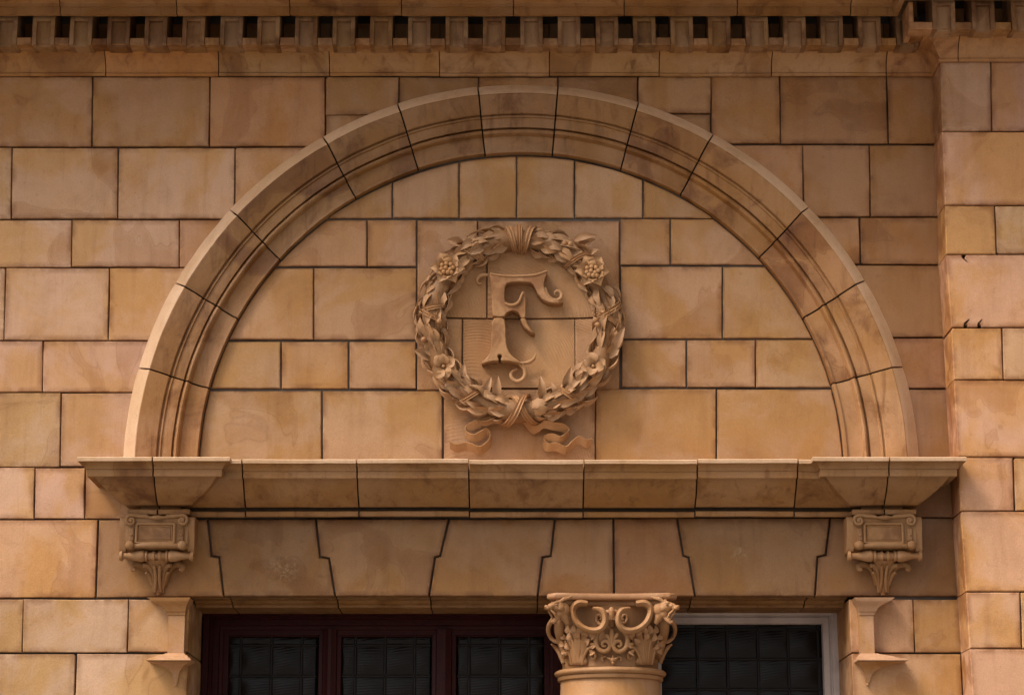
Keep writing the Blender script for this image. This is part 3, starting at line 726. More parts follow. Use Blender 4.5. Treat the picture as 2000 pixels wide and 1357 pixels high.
YG = YF+.06
lights = [(446, 618), (668, 841), (893, 1061)]
cam_x = [[470, 530, 589], [694, 752, 810], [916, 976, 1033]]
ztr = ZY(1243, YG-.01)
for mi, (a, b) in enumerate(((620, 667), (842, 892))):
    xa_, xb_ = P(a, 1300, YF+.03).x, P(b, 1300, YF+.03).x; mc = (xa_+xb_)/2; h_ = (xb_-xa_)/2
    mb = MB(); pr = [(-h_, YG), (-h_+.004, YF+.040), (-h_+.018, YF+.036), (-h_+.022, YF+.026), (-h_+.030, YF+.022), (-.006, YF+.014), (.006, YF+.014), (h_-.030, YF+.022), (h_-.022, YF+.026), (h_-.018, YF+.036), (h_-.004, YF+.040), (h_, YG)]
    vs = []; m = len(pr)
    for z in (ZB, z1-.075): vs += [(mc+dx, y, z) for dx, y in pr]
    mb.add(vs, [(j, j+1, m+j+1, m+j) for j in range(m-1)]+[tuple(range(m, 2*m))]); obj('mullion', mb, M_RED, rw, smooth=25)
for li, (a, b) in enumerate(lights):
    xa_ = P(a-4, 1300, YF+.05).x; xb_ = P(b+4, 1300, YF+.05).x
    mb = MB()  # sash: top rail and two stiles
    mb.box(xa_-.02, xb_+.02, YF+.048, YG+.01, ztr, z1-.078, .003); obj('sash_rail', mb, M_RED, rw)
    lt = 'light'
    e = [P(x, 1300, YG).x for x in cam_x[li]]; ys = [ZY(1260, YG), ZY(1320, YG)]
    pane_grid(rw, e, ys, YG, P(a, 1300, YG).x, P(b, 1300, YG).x, ztr, ZB)
mb = MB(); mb.box(x0, x1, YF+.10, YF+.13, ZB, z1); obj('dark_backing', mb, M_DARK, rw, smooth=0)
YW = .34
ww = thing('white_window', 'grey-white painted window frame with square leaded panes right of the column', 'window', (P(1460, 1300, YW).x, YW, ZB))
x0, x1 = P(1262, 1230, YW).x, P(1637, 1230, YW).x; z1 = ZY(1187, YW)
steps = [(0, YW+.06), (0, YW+.002), (.003, YW), (.020, YW-.001), (.024, YW+.003), (.028, YW+.014), (.034, YW+.014), (.036, YW+.008), (.056, YW+.010), (.059, YW+.014), (.060, YW+.05)]
moulded_frame(ww, 'frame', x0, x1, z1, ZB, steps, M_WHITE, YW)
YGW = YW+.055
pane_grid(ww, [P(x, 1300, YGW).x for x in (1362, 1421, 1481, 1540, 1599)], [ZY(1229, YGW), ZY(1287, YGW), ZY(1346, YGW)], YGW, x0+.058, x1-.058, z1-.058, ZB)
mb = MB(); mb.box(x0, x1, YW+.10, YW+.13, ZB, z1); obj('dark_backing', mb, M_DARK, ww, smooth=0)

# ================================================================== small corbelled pendant strips beside the opening
def pendant(label, px, side, loc):
    """px: shaft left / right edge; side -1: wide flare to the left (left strip)"""
    t = thing('pendant_strip', label, 'pilaster strip', loc, 'corbelled pendant strips beside the window opening')
    Y = -.05; s = side
    xs0, xs1 = px; flo, fli = .078, .022          # flare away from / towards the opening
    lo, li = (flo, fli) if s < 0 else (fli, flo)
    X0, X1 = P(xs0, 1230, Y).x, P(xs1, 1230, Y).x
    def band(zs_, offs_, nm, col):  # stack of rectangles (z, left, right, depth)
        mb = MB(); vs = []; fs = []
        for z, a, b, d in offs_: vs += [(X0-a, .02, z), (X0-a, -d, z), (X1+b, -d, z), (X1+b, .02, z)]
        for i in range(len(offs_)-1):
            for q in range(4):
                r = (q+1) % 4; fs.append((i*4+q, i*4+r, (i+1)*4+r, (i+1)*4+q))
        fs.append((0, 1, 2, 3)); n = len(offs_)-1; fs.append((n*4+3, n*4+2, n*4+1, n*4))
        mb.add(vs, fs); return obj(nm, mb, M_BLOCK, t, col, smooth=25)
    z = lambda y, d=.05: ZY(y, -d)
    cap = [(z(1200), 0, 0, .050), (z(1199), .004, .004, .054), (z(1193), .006, .006, .056), (z(1192), .012 if s > 0 else .012, .012 if s < 0 else .012, .060)]
    def f(k): return (lo*k, li*k)
    cap = []
    for y, k, d in ((1201,0,.048),(1200,.05,.052),(1194,.08,.054),(1193.5,.12,.058),(1186,.22,.063),(1179,.45,.070),(1174,.72,.080),(1172,.80,.082),(1166,1.0,.085)):
        a, b = f(k); cap.append((z(y, d), a, b, d))
    band(None, cap, 'cap', (.96,.86,.78))
    band(None, [(z(1276), 0, 0, .048), (z(1201), 0, 0, .048)], 'shaft', (.96,.85,.74))
    foot = []
    for y, k, d in ((1290,1.05,.085),(1288,1.1,.088),(1285,1.0,.085),(1283.5,.75,.074),(1281,.62,.070),(1280,.55,.066),(1277,.20,.058),(1275,.10,.050)):
        a, b = (lo*k*.85, li*k*1.4) ; foot.append((z(y, d), a, b, d))
    band(None, foot, 'foot_moulding', (1.0,.90,.82))
    drop = []
    for y, k in ((1334,0),(1326,.06),(1318,.09),(1311,.15),(1305,.28),(1299,.5),(1294,.75),(1291,.95)):
        w = X1-X0; full_a, full_b = lo*.85, li*1.4; cxx = .5
        a = full_a*k-(w*.5-.004)*(1-k)*1.0; b = full_b*k-(w*.5-.004)*(1-k)
        drop.append((z(y, .02+.06*k), a, b, .008+.072*k))
    band(None, drop, 'drop', (.96,.86,.76))
    mb = MB(); mb.ball(((X0+X1)/2, -.010, z(1336, .02)), .006); obj('drop_tip', mb, M_BLOCK, t, (.9,.8,.7))
    return t
pendant('small tapering terracotta pendant strip at the upper left corner of the red window', (328, 360), -1, (P(344, 1250).x, 0, ZY(1335, 0)))
pendant('small tapering terracotta pendant strip at the upper right corner of the white window', (1680, 1707), 1, (P(1690, 1250).x, 0, ZY(1335, 0)))

# ================================================================== carved brackets under the ledge ends
def bracket(label, pxc, loc, mir=1):
    t = thing('carved_bracket', label, 'bracket', loc, 'carved scroll brackets under the ledge ends')
    zc_ = lambda y, d=.1: ZY(y, -d)
    X = P(pxc, 1040, -.10).x; k = .00194
    def q(cx, cy, d=.105): return Vector((X+(cx-585)/6.783*k, -d, zc_(980+cy/6.783, d)))   # crop measurement -> point
    col = (.80, .71, .60)
    prof_ = [(.0, zc_(1075)), (.070, zc_(1075, .07)), (.092, zc_(1070, .09)), (.100, zc_(1060)), (.099, zc_(1040)), (.100, zc_(1022)), (.104, zc_(1014)), (.104, zc_(1009)), (0, zc_(1009))]
    hx = .118
    mb = MB(); mb.sweep([(X-hx, 0), (X+hx, 0)], [(0, -1)]*2, prof_); obj('body', mb, M_CARVE, t, col, smooth=40)
    for s in (-1, 1):   # outer edge strips, a curling console side
        mb = MB(); xa, xb = X+s*hx, X+s*(hx+.024)
        sp = [(0, zc_(1077)), (.080, zc_(1077, .08)), (.088, zc_(1070, .09)), (.092, zc_(1045)), (.098, zc_(1036)), (.102, zc_(1024)), (.098, zc_(1012)), (.09, zc_(1008.5)), (0, zc_(1008.5))]
        mb.sweep([(min(xa, xb), 0), (max(xa, xb), 0)], [(0, -1)]*2, sp); obj('side_strip', mb, M_CARVE, t, (.86,.76,.66), smooth=40)
    # picture-frame moulding and flat panel
    mb = MB(); c0 = q(350, 320); c1 = q(790, 520)
    for (a, b) in (((320, 290), (820, 290)), ((820, 290), (820, 540)), ((820, 540), (320, 540)), ((320, 540), (320, 290))):
        mb.tube([q(*a, .104), q(*b, .104)], .0062, 1, 8)
    for (a, b) in (((355, 322), (785, 322)), ((785, 322), (785, 512)), ((785, 512), (355, 512)), ((355, 512), (355, 322))):
        mb.tube([q(*a, .102), q(*b, .102)], .0030, 1, 6)
    obj('frame_moulding', mb, M_CARVE, t, col, smooth=60)
    mb = MB(); a_, b_ = q(360, 505), q(780, 328); mb.box(a_.x, b_.x, -.1065, -.09, a_.z, b_.z, .003); obj('panel', mb, M_CARVE, t, (.84,.75,.64))
    for s in (-1, 1):
        cx_ = 585+s*(340)
        pts = []
        for i in range(26):
            a = i/25*2.1*math.pi*1.25; r = 70*(1-i/25*.78); pts.append(q(cx_+s*(-1)*r*math.sin(a)*-1, 245-r*math.cos(a), .108+.006*i/25))
        mb = MB(); mb.tube([q(585+s*60, 215, .106), q(585+s*150, 190, .108), q(585+s*250, 185, .108)]+pts, [.004, .008, .008]+[.008*(1-i/25*.5) for i in range(26)], 1, 8)
        mb.ball(q(cx_, 248, .112), (.008, .008, .008)); obj('scroll', mb, M_CARVE, t, col, smooth=60)
        mb = MB(); mb.lathe([(0, .012), (.012, .011), (.0165, .006), (.0175, -.012)], q(585+s*345, 570, .106), 'Y', 16); o = obj('roundel', mb, M_CARVE, t, col, smooth=50); 
        for v in o.data.vertices: v.co.y *= -1
        o.data.flip_normals()
        mb = MB(); p = q(585+s*330, 520); p2 = q(585+s*330, 345)
        mb.box(p.x-.010, p.x+.010, -.109, -.09, p.z, p2.z, .004); mb.ball(q(585+s*330, 435, .110), .0045); obj('strap', mb, M_CARVE, t, col)
    mb = MB(); mb.tube([q(300, 580, .098), q(420, 572, .106), q(585, 568, .108), q(760, 572, .106), q(880, 580, .098)], [.009, .011, .0125, .011, .009], 1, 10); obj('lower_roll', mb, M_CARVE, t, col, smooth=60)
    mb = MB(); mb.tube([q(480, 205, .108), q(560, 205, .116), q(620, 205, .116), q(700, 205, .108)], [.004, .009, .009, .004], 1, 8); obj('crest', mb, M_CARVE, t, col, smooth=60)
    # turned spindle
    prof2 = []
    for cx_, r in ((95,.0),(97,.018),(130,.020),(150,.012),(190,.011),(260,.015),(330,.021),(400,.023),(430,.018),(434,.016),(440,.021),(462,.021),(466,.014),(520,.015),(535,.019),(560,.019),(566,.013),(585,.013)):
        prof2.append((r, (cx_-585)/6.783*k))
    prof2 = prof2+[(r, -h) for r, h in prof2[-2::-1]]
    mb = MB(); c = q(585, 715, .078); mb.lathe(prof2, (X, c.y, c.z), 'X', 16); obj('spindle', mb, M_CARVE, t, (.86,.76,.66), smooth=40)
    # acanthus fan
    def frond(pts, rad, flat=.7, nm='frond', lift=(.03, .055)):
        n = len(pts); P3 = [q(a+ (mir-1)*0, b, lift[0]+(lift[1]-lift[0])*(i/(n-1))) for i, (a, b) in enumerate(pts)]
        mb = MB(); sp_ = spline(P3, 5); mb.tube(sp_, [r_*1.35 for r_ in rad], flat, 8); obj(nm, mb, M_CARVE, t, (.82,.72,.60), smooth=70)
    frond([(585, 1230), (585, 1080), (588, 950), (588, 850), (588, 790)], [.006, .009, .010, .014, .020], .5, lift=(.004, .06))
    for s in (-1, 1):
        frond([(585+s*55, 1200), (585+s*60, 1040), (585+s*80, 920), (585+s*120, 850), (585+s*180, 840)], [.005, .007, .009, .009, .006], .8, lift=(.004, .062))
        frond([(585+s*70, 1120), (585+s*110, 980), (585+s*150, 935)], [.004, .007, .004], .8, lift=(.01, .05))
        frond([(585+s*90, 1100), (585+s*130, 930), (585+s*190, 850), (585+s*260, 820), (585+s*320, 850), (585+s*325, 895), (585+s*290, 890)], [.004, .007, .009, .011, .009, .007, .004], .8, lift=(.008, .055))
        frond([(585+s*40, 1190), (585+s*25, 1000), (585+s*40, 840)], [.004, .005, .004], .8, lift=(.012, .066))
    mb = MB(); mb.tube([q(585, 1210, .002), q(585, 1050, .012), q(585, 900, .03), q(585, 800, .05), q(585, 740, .06)], [.012, .022, .03, .04, .05], .45, 12); obj('fan_core', mb, M_CARVE, t, (.80,.70,.60), smooth=70)
    return t
bracket('carved scroll bracket under the left end of the ledge', 306, (P(306, 1040).x, 0, ZY(1100, 0)))
bracket('carved scroll bracket under the right end of the ledge, beside the pilaster', 1728, (P(1728, 1040).x, 0, ZY(1100, 0)))

# ================================================================== wreath relief with the letter
rel = thing('wreath_relief', 'carved fruit and leaf wreath panel framing a raised letter F', 'relief', (P(1015, 640).x, 0, ZY(640, 0)))
WC = XZ(1015, 634, -.04)
RYB = .004
for a in ([814,933,430,762,(1.0,.93,.90)], [933,1211,430,762,(1.0,.92,.86)], [866,1163,762,935,(.98,.88,.76)]):
    slab(rel, [XZ(a[0], a[3], RYB), XZ(a[1], a[3], RYB), XZ(a[1], a[2], RYB), XZ(a[0], a[2], RYB)], RYB, .03, color=a[4], mat=M_COMB2, name='backing_stone')
# dished field, cut into stones
WR = .172*2
RD = .325
def field(px0, px1, py0, py1, col):
    Yq = -.022; x0, z0 = XZ(px0, py1, Yq); x1, z1 = XZ(px1, py0, Yq); n = 22; g_ = .0028
    x0 += g_; x1 -= g_; z0 += g_; z1 -= g_; mb = MB(); vs = []
    for i in range(n+1):
        for j in range(n+1):
            x = x0+(x1-x0)*i/n; z = z0+(z1-z0)*j/n; dx, dz = x-WC[0], z-WC[1]; r = math.hypot(dx, dz)
            if r > RD: x = WC[0]+dx*RD/r; z = WC[1]+dz*RD/r; r = RD
            e = min(i, n-i, j, n-j)
            y = -.034+.022*(1-(r/RD)**2)+(.002 if e == 0 else 0)
            vs.append((x, y, z))
    b0 = [(i*(n+1)+j) for i in range(n+1) for j in (0,)]
    fs = [(i*(n+1)+j, (i+1)*(n+1)+j, (i+1)*(n+1)+j+1, i*(n+1)+j+1) for i in range(n) for j in range(n)]
    per = [i*(n+1) for i in range(n+1)]+[n*(n+1)+j for j in range(1, n+1)]+[i*(n+1)+n for i in range(n-1, -1, -1)]+[j for j in range(n-1, 0, -1)]
    base = len(vs)
    for p in per: v = vs[p]; vs.append((v[0], .0035, v[2]))
    m = len(per)
    for i in range(m): fs.append((per[i], per[(i+1) % m], base+(i+1) % m, base+i))
    mb.add(vs, fs); o = obj('field_stone', mb, M_COMB, rel, col, smooth=40, weld=True)
field(845, 951, 460, 621, (1.0,.88,.74)); field(951, 1185, 460, 621, (1.04,.94,.84))
field(845, 903, 622, 800, (1.0,.86,.70)); field(903, 1123, 622, 758, (1.06,.95,.82)); field(1123, 1185, 622, 800, (1.02,.92,.84)); field(903, 1123, 760, 812, (.96,.86,.78))
# wreath core, its darker colour standing in for shade between the leaves
mb = MB(); n = 64; k = 12; vs = []; fs = []; RT_ = .043
for i in range(n):
    a = 2*math.pi*i/n; rr = WR*(1+.008*math.sin(7*a)); rt = RT_*(1+.10*math.sin(11*a+1)); ax = 1 if math.sin(a) > 0 else 1
    for j in range(k):
        b = 2*math.pi*j/k; vs.append((WC[0]+(rr+rt*math.cos(b))*math.cos(a), -.040-rt*math.sin(b)*1.05, WC[1]+(rr+rt*math.cos(b))*math.sin(a)))
for i in range(n):
    for j in range(k): fs.append((i*k+j, ((i+1) % n)*k+j, ((i+1) % n)*k+(j+1) % k, i*k+(j+1) % k))
mb.add(vs, fs); wre = obj('wreath', mb, M_CARVE, rel, (.66,.56,.45), smooth=80)
# leaf meshes (length along x, width y, up z), closed thin shells
def leaf_mesh(L_, Wd, curl, fold, twist=0, serr=0, seed=0, rnd_=False):
    rg = random.Random(seed); mb = MB(); nx = 7; vs = []; fs = []
    for i in range(nx+1):
        u = i/nx; w = Wd*.5*(math.sin(math.pi*min(1, u*.94+.06))**.8)*(1-.35*u)*(1+serr*(.3 if i % 2 else -.15)); w = Wd*.5*math.sqrt(max(0, 1-((u-.62)/.40)**2)) if rnd_ and u > .5 else (Wd*.5*(.30+1.28*u) if rnd_ else w); w = max(w, .0008)
        x = L_*u; z = curl*(math.sin(u*math.pi*.9))*L_-.35*curl*L_*u*u; ta = twist*u
        for s, h in ((-1, fold*w), (-.5, .15*fold*w), (0, -.001-.25*abs(fold)*w), (.5, .15*fold*w), (1, fold*w)):
            y = s*w; zz = z+h; vs.append((x, y*math.cos(ta)-h*math.sin(ta), zz+y*math.sin(ta)))
        for s, h in ((1, fold*w), (0, -.001-.25*abs(fold)*w), (-1, fold*w)):
            y = s*w*.9; zz = z+h-.0045; vs.append((x, y*math.cos(ta), zz+y*math.sin(ta)))
    for i in range(nx):
        for q in range(8):
            r = (q+1) % 8; fs.append((i*8+q, i*8+r, (i+1)*8+r, (i+1)*8+q))
    fs.append(tuple(range(8))[::-1]); fs.append(tuple(nx*8+q for q in range(8)))
    mb.add(vs, fs)
    me = bpy.data.meshes.new('leaf'); me.from_pydata([tuple(v) for v in mb.v], [], mb.f)
    bm = bmesh.new(); bm.from_mesh(me); bmesh.ops.recalc_face_normals(bm, faces=bm.faces); bm.to_mesh(me); bm.free()
    for p in me.polygons: p.use_smooth = True
    me.set_sharp_from_angle(angle=R(50)); me.materials.append(M_CARVE); return me
leaves = [leaf_mesh(.110, .060, .14, .40, 0, 0, 1), leaf_mesh(.118, .052, .18, .30, .3, 0, 2), leaf_mesh(.100, .064, .10, .5, -.3, .25, 3), leaf_mesh(.120, .048, .22, .3, .4, 0, 4), leaf_mesh(.095, .058, .24, .45, -.4, .25, 5), leaf_mesh(.09, .066, .16, -.25, .2, .3, 6)]
petal = leaf_mesh(.056, .056, .26, .22, 0, 0, 9, True); lobe = leaf_mesh(.068, .078, .25, .35, 0, .35, 10)
def put(me, name, pos, fwd, nrm, par, col, s=1.0):
    f = Vector(fwd).normalized(); nv = Vector(nrm); nv = (nv-f*nv.dot(f)).normalized(); sd2 = nv.cross(f)
    M = Matrix((( f.x, sd2.x, nv.x), (f.y, sd2.y, nv.y), (f.z, sd2.z, nv.z)))
    o = bpy.data.objects.new(name, me); C.objects.link(o); o.parent = par; o.rotation_euler = M.to_euler(); o.scale = (s, s, s*1.05)
    o.location = Vector(pos)-worldloc(par); o.color = (*[c__*.95 for c__ in col], 1); return o
def wpt(a, v=0.0, lift=0.0):
    """point on the wreath surface; a = angle from +x, v = around the tube (0 front, + outwards)"""
    rt = RT_+lift; r = WR+rt*math.sin(v); return Vector((WC[0]+r*math.cos(a), -.040-rt*math.cos(v), WC[1]+r*math.sin(a)))
def fr(a, v):
    rad = Vector((math.cos(a), 0, math.sin(a))); nrm = rad*math.sin(v)+Vector((0, -1, 0))*math.cos(v)
    tan = Vector((-math.sin(a), 0, math.cos(a))); return rad, nrm, tan
feat = {}
def A(px, py): p = P(px, py, -.08); return math.atan2(p.z-WC[1], p.x-WC[0])
F1, F2, F3, F4 = A(866, 716), A(1158, 716), A(874, 524), A(1157, 530)
def near(a, b, w):
    d = (a-b+math.pi) % (2*math.pi)-math.pi; return abs(d) < w
nst = 68
rl = random.Random(11)
for i in range(nst):
    a = 2*math.pi*(i+.5)/nst
    sn, cs = math.sin(a), math.cos(a)
    # four sprays: from the top band down to the sides, from the bottom bow up to the sides
    side = 1 if cs > 0 else -1
    if sn > .05: dirn = -side          # upper half leaves point down towards the sides
    else: dirn = side
    if near(a, math.pi/2, .10) or near(a, -math.pi/2, .12): continue
    for row in (-1, -.4, .4, 1):
        if rl.random() < .06: continue
        v = {-1: -1.2, -.4: -.45, .4: .45, 1: 1.2}[row]+rl.uniform(-.25, .25)
        if abs(v) < .7 and any(near(a, q, .12) for q in (F1, F2, F3, F4)): continue
        rad, nrm, tan = fr(a, v); f = tan*dirn+rad*.24*row+rad*rl.uniform(-.2, .2)+Vector((0, -1, 0))*rl.uniform(-.02, .22)
        kk = rl.uniform(.84, 1.10)
        put(rl.choice(leaves), 'leaf', wpt(a+rl.uniform(-.03, .03), v, -.008), f, nrm+Vector((0, 0, .1)), wre, (.98*kk, .88*kk, .76*kk), rl.uniform(.58, .80) if abs(row) == 1 else rl.uniform(.60, .84))
# upright leaves standing into the field at the foot and the outer sprigs
for px, py, fx, fz, s in ((915,770,-.15,1,.75),(945,778,.35,1,.75),(968,784,.1,1,.85),(1060,784,-.1,1,.85),(1092,776,-.4,.8,.7),(1104,765,.25,1,.85),(1120,770,.9,.7,.8),(900,748,.2,1,.7),
                          (1130,480,.9,.3,.7),(1120,470,1,.15,.8),(905,478,-1,.25,.7),(892,505,-1,.45,.6),(1150,498,.9,.4,.5),(1195,690,.5,1,.95),(842,700,-.5,.2,.8),(838,640,-.3,1,.7)):
    put(leaves[rl.randrange(5)], 'leaf', P(px, py, -.055), (fx, -.25, fz), (0, -1, .15), wre, (1.02,.92,.82), s)
def flower(px, py, kind):
    p = P(px, py, -.098)
    if kind == 'flower':
        for k_ in range(7):
            a = math.pi/2+k_*2*math.pi/7*1.02+rl.uniform(-.2, .2); up2 = rl.uniform(-.9, -.25); put(petal, 'petal', p+Vector((math.cos(a)*.005, .008-.006*(k_ % 2), math.sin(a)*.005)), (math.cos(a), up2, math.sin(a)), (-math.cos(a)*.5, -1, -math.sin(a)*.5), wre, (1.02,.90,.74), rl.uniform(.72, .98))
        mb = MB(); mb.ball(p+Vector((0, -.010, 0)), (.007, .007, .007)); obj('flower_centre', mb, M_CARVE, wre, (1.1,1.0,.88), smooth=80)
    else:
        for k_ in range(6):
            a = math.pi/2+k_*math.pi/3+.5; put(lobe, 'leaf', p+Vector((math.cos(a)*.006, .010, math.sin(a)*.006)), (math.cos(a), -.30, math.sin(a)), (0, -1, 0), wre, (1.0,.88,.70), .95)
        mb = MB(); rg = random.Random(3)
        mb.ball(p+Vector((0, -.004, .030)), (.026, .02, .018))
        for bx, bz in ((-.020,.008),(-.004,.012),(.013,.010),(.022,-.002),(-.022,-.008),(-.006,-.004),(.010,-.010),(-.014,-.020),(.002,-.022),(.016,-.022)):
            mb.ball(p+Vector((bx, -.016-.006*(1-abs(bx)*30), bz)), .0098, 8, 6)
        obj('berry_cluster', mb, M_CARVE, wre, (1.04,.92,.76), smooth=80)
flower(866, 716, 'flower'); flower(1158, 716, 'flower'); flower(874, 524, 'fruit'); flower(1157, 530, 'fruit')
for pts in (((1103,475),(1114,477)), ((931,477),(925,483)), ((1163,625),(1167,634)), ((858,628),(828,663))):
    for px, py in pts: mb = MB(); mb.ball(P(px, py, -.095), .0115, 10, 7); obj('berry', mb, M_CARVE, wre, (.96,.84,.74), smooth=80)
# ribbon bands wound round the wreath
def wrap(a, wd, slant=0.0, lift=.012, col=(1.0,.90,.82), v0=-1.75, v1=1.75, nm='ribbon_band'):
    mb = MB(); n_ = 14; vs = []; fs = []; cs_ = 4
    for i in range(n_+1):
        v = v0+(v1-v0)*i/n_
        for j in range(cs_+1):
            w = (j/cs_-.5); aa = a+slant*(v/1.75)+w*wd/WR; rip = .003*math.cos(j*math.pi)
            vs.append(wpt(aa, v, lift+rip))
        for j in range(cs_, -1, -1):
            w = (j/cs_-.5); aa = a+slant*(v/1.75)+w*wd/WR; vs.append(wpt(aa, v, lift-.006))
    m = 2*(cs_+1)
    for i in range(n_):
        for q in range(m): fs.append((i*m+q, i*m+(q+1) % m, (i+1)*m+(q+1) % m, (i+1)*m+q))
    fs.append(tuple(range(m))); fs.append(tuple(n_*m+q for q in range(m))[::-1])
    mb.add(vs, fs); return obj(nm, mb, M_CARVE, wre, col, smooth=60)
wrap(math.pi/2+.02, .044, .02, .010); wrap(math.pi/2-.085, .028, -.05, .013); wrap(math.pi/2+.095, .024, .05, .012)
wrap(math.pi/2, .018, 0, .020, (1.06,.94,.88), -1.2, .9)
wrap(A(925, 497), .036, .10, .012); wrap(A(1133, 500), .020, -.10, .014, (1.04,.94,.88))
wrap(-math.pi/2+.02, .026, .14, .014, (1.02,.92,.84)); wrap(-math.pi/2-.02, .026, -.14, .020, (1.02,.92,.84))
wrap(A(838, 600), .022, .12, .014); wrap(A(838, 618), .022, -.14, .016); wrap(A(1193, 612), .024, .14, .016); wrap(A(1190, 622), .02, -.16, .014)
wrap(A(915, 783), .022, -.14, .012); wrap(A(1120, 785), .026, .13, .012)
# ribbon tails
def c3(x, y, d): return P(860+x/6.4516, 780+y/6.4516, -d)
def tail(pts, nm, ext, col):
    n_ = len(pts); mb = MB(); mb.ribbon(spline([c3(x, y, d) for x, y, d in pts], 7), ext, .007); obj(nm, mb, M_CARVE, wre, col, smooth=50)
tail([(800,330,.012),(700,300,.02),(560,330,.03),(430,375,.034),(335,430,.022),(340,500,.02),(430,540,.03),(520,500,.032),(590,460,.02),(635,500,.012),(630,590,.012),(570,660,.02),(490,690,.024),(400,655,.02),(330,640,.012),(210,660,.01),(130,620,.008)], 'ribbon_tail', (-.004, -.020, .028), (1.0,.89,.78))
tail([(1010,240,.02),(1090,350,.012),(1170,430,.01),(1250,400,.02),(1310,360,.032),(1420,385,.03),(1540,405,.022),(1610,470,.016),(1560,530,.022),(1500,565,.03),(1400,530,.026),(1310,550,.016),(1300,600,.012),(1350,655,.02),(1450,645,.026),(1570,690,.022),(1650,620,.016),(1740,560,.020),(1830,605,.016),(1895,590,.01)], 'ribbon_tail', (.004, -.020, .028), (1.0,.89,.78))
mb = MB(); mb.tube([c3(330, 380, .02), c3(390, 330, .03), c3(480, 290, .034), c3(570, 270, .030), c3(640, 250, .02)], [.006, .013, .016, .013, .006], .35, 8); obj('ribbon_fold', mb, M_CARVE, wre, (1.0,.89,.78), smooth=70)
mb = MB(); mb.tube([c3(1170, 380, .02), c3(1260, 330, .028), c3(1360, 310, .034), c3(1470, 325, .030), c3(1560, 350, .02)], [.004, .010, .013, .012, .006], .35, 8); obj('ribbon_fold', mb, M_CARVE, wre, (1.0,.89,.78), smooth=70)
# the letter
def fp(x, y, d=.075): return P(780+x/2.713, 400+y/2.713, -d)
up_ = [(478,360),(500,366),(550,371),(600,373),(660,371),(710,366),(755,358),(786,345),(782,372),(770,398),(766,430),(774,465),(795,492),(830,508),(872,514),(850,520),(815,521),(785,514),(755,499),(735,473),(722,443),(708,421),(690,411),(640,407),(590,410),(568,418),(560,438),(558,490),(562,512),(580,524),(605,524),(625,513),(638,490),(645,470),(655,458),(667,464),(669,500),(670,550),(669,592),(662,600),(650,600),(644,592),(636,578),(622,566),(605,560),(585,562),(568,572),(558,590),(540,594),(515,592),(494,589),(492,560),(490,500),(486,440),(482,400)]
lw_ = [(492,599),(556,599),(563,650),(565,710),(569,750),(583,785),(610,810),(640,832),(655,848),(640,845),(620,836),(590,828),(562,826),(541,828),(537,815),(543,808),(543,798),(537,792),(527,792),(521,798),(521,808),(527,815),(524,828),(500,826),(470,832),(441,844),(434,834),(455,818),(475,795),(485,765),(489,700)]
tl_ = [(641,602),(668,602),(680,634),(700,664),(723,686),(692,675),(662,648),(648,622)]
def rnd(poly):   # one round of corner cutting
    out = []
    for i in range(len(poly)):
        p, q = Vector(poly[i]), Vector(poly[(i+1) % len(poly)]); out += [tuple(p.lerp(q, .2)), tuple(p.lerp(q, .8))]
    return out
mb = MB()
for pl in (up_, lw_, tl_):
    pp = [(fp(x, y).x, fp(x, y).z) for x, y in rnd(pl)]; mb.prism(pp, -.078, -.012, .0028)
def strk(pts, rad, d0=.06, d1=.05, flat=.9):
    n_ = len(pts); mb.tube(spline([fp(x, y, d0+(d1-d0)*i/(n_-1)) for i, (x, y) in enumerate(pts)], 5), rad, flat, 8)
strk([(772,440),(782,475),(805,500),(835,506),(856,492),(858,470),(842,456),(826,462),(824,478),(836,484)], [.006,.008,.008,.007,.006,.005,.003], .070, .045)
strk([(640,842),(660,866),(667,895),(655,922),(625,935),(600,922),(590,900),(600,882),(625,868)], [.008,.0085,.008,.007,.006,.004], .066, .045)
strk([(605,832),(650,838),(690,832),(712,815),(724,788)], [.004,.006,.008,.007,.002], .045, .05)
strk([(468,372),(440,373),(420,385),(412,402),(420,416),(436,416)], [.006,.007,.006,.005,.003], .045, .035)
strk([(560,520),(585,530),(612,528),(634,512),(648,478),(656,462)], [.004,.006,.006,.006,.005,.003], .080, .082)
strk([(482,364),(560,376),(640,376),(720,370),(782,350)], [.003,.004,.004,.004,.003], .079, .079)
obj('letter', mb, M_CARVE, rel, (1.04,.94,.84), smooth=35)

# ================================================================== column with carved capital
CX = P(1196, 1330, -.02).x; CY = .15
col_ = thing('column', 'round terracotta column with a carved beast capital between the two windows', 'column', (CX, CY, ZB))
RS = P(1290, 1335, 0).x-CX
RS = .192
def cp(cx, cy, Y): return P(1030+cx/5.98, 1130+cy/5.98, Y)
zn = lambda cy, Y=-.03: cp(900, cy, Y).z
mb = MB(); mb.lathe([(0, zn(1135, -.05)+.01), (RS-.004, zn(1135, -.05)+.01), (RS-.004, zn(1145, -.04)), (RS, zn(1165, -.04)), (RS+.003, zn(1350, -.04)-.3), (RS+.008, .85), (0, .85)], (CX, CY, 0), 'Z', 64); obj('shaft', mb, M_BLOCK, col_, (1.06,.95,.82), smooth=40)
mb = MB(); za = zn(1130, -.06); zb2 = zn(1015, -.06)
pr = [(RS-.02, za-.004), (RS+.008, za-.004), (RS+.010, za-.002), (RS+.010, za+.010), (RS+.006, za+.012)]
for i in range(9): a = -math.pi/2+math.pi*i/8; pr.append((RS+.003+.020*math.cos(a), (za+.012+zb2)/2+((zb2-za-.012)/2)*math.sin(a)))
pr.append((RS-.02, zb2)); mb.lathe(pr, (CX, CY, 0), 'Z', 64); obj('neck_ring', mb, M_CARVE, col_, (1.04,.92,.80), smooth=60)
zt2 = zn(300, -.04); zb3 = zn(1010, -.05)
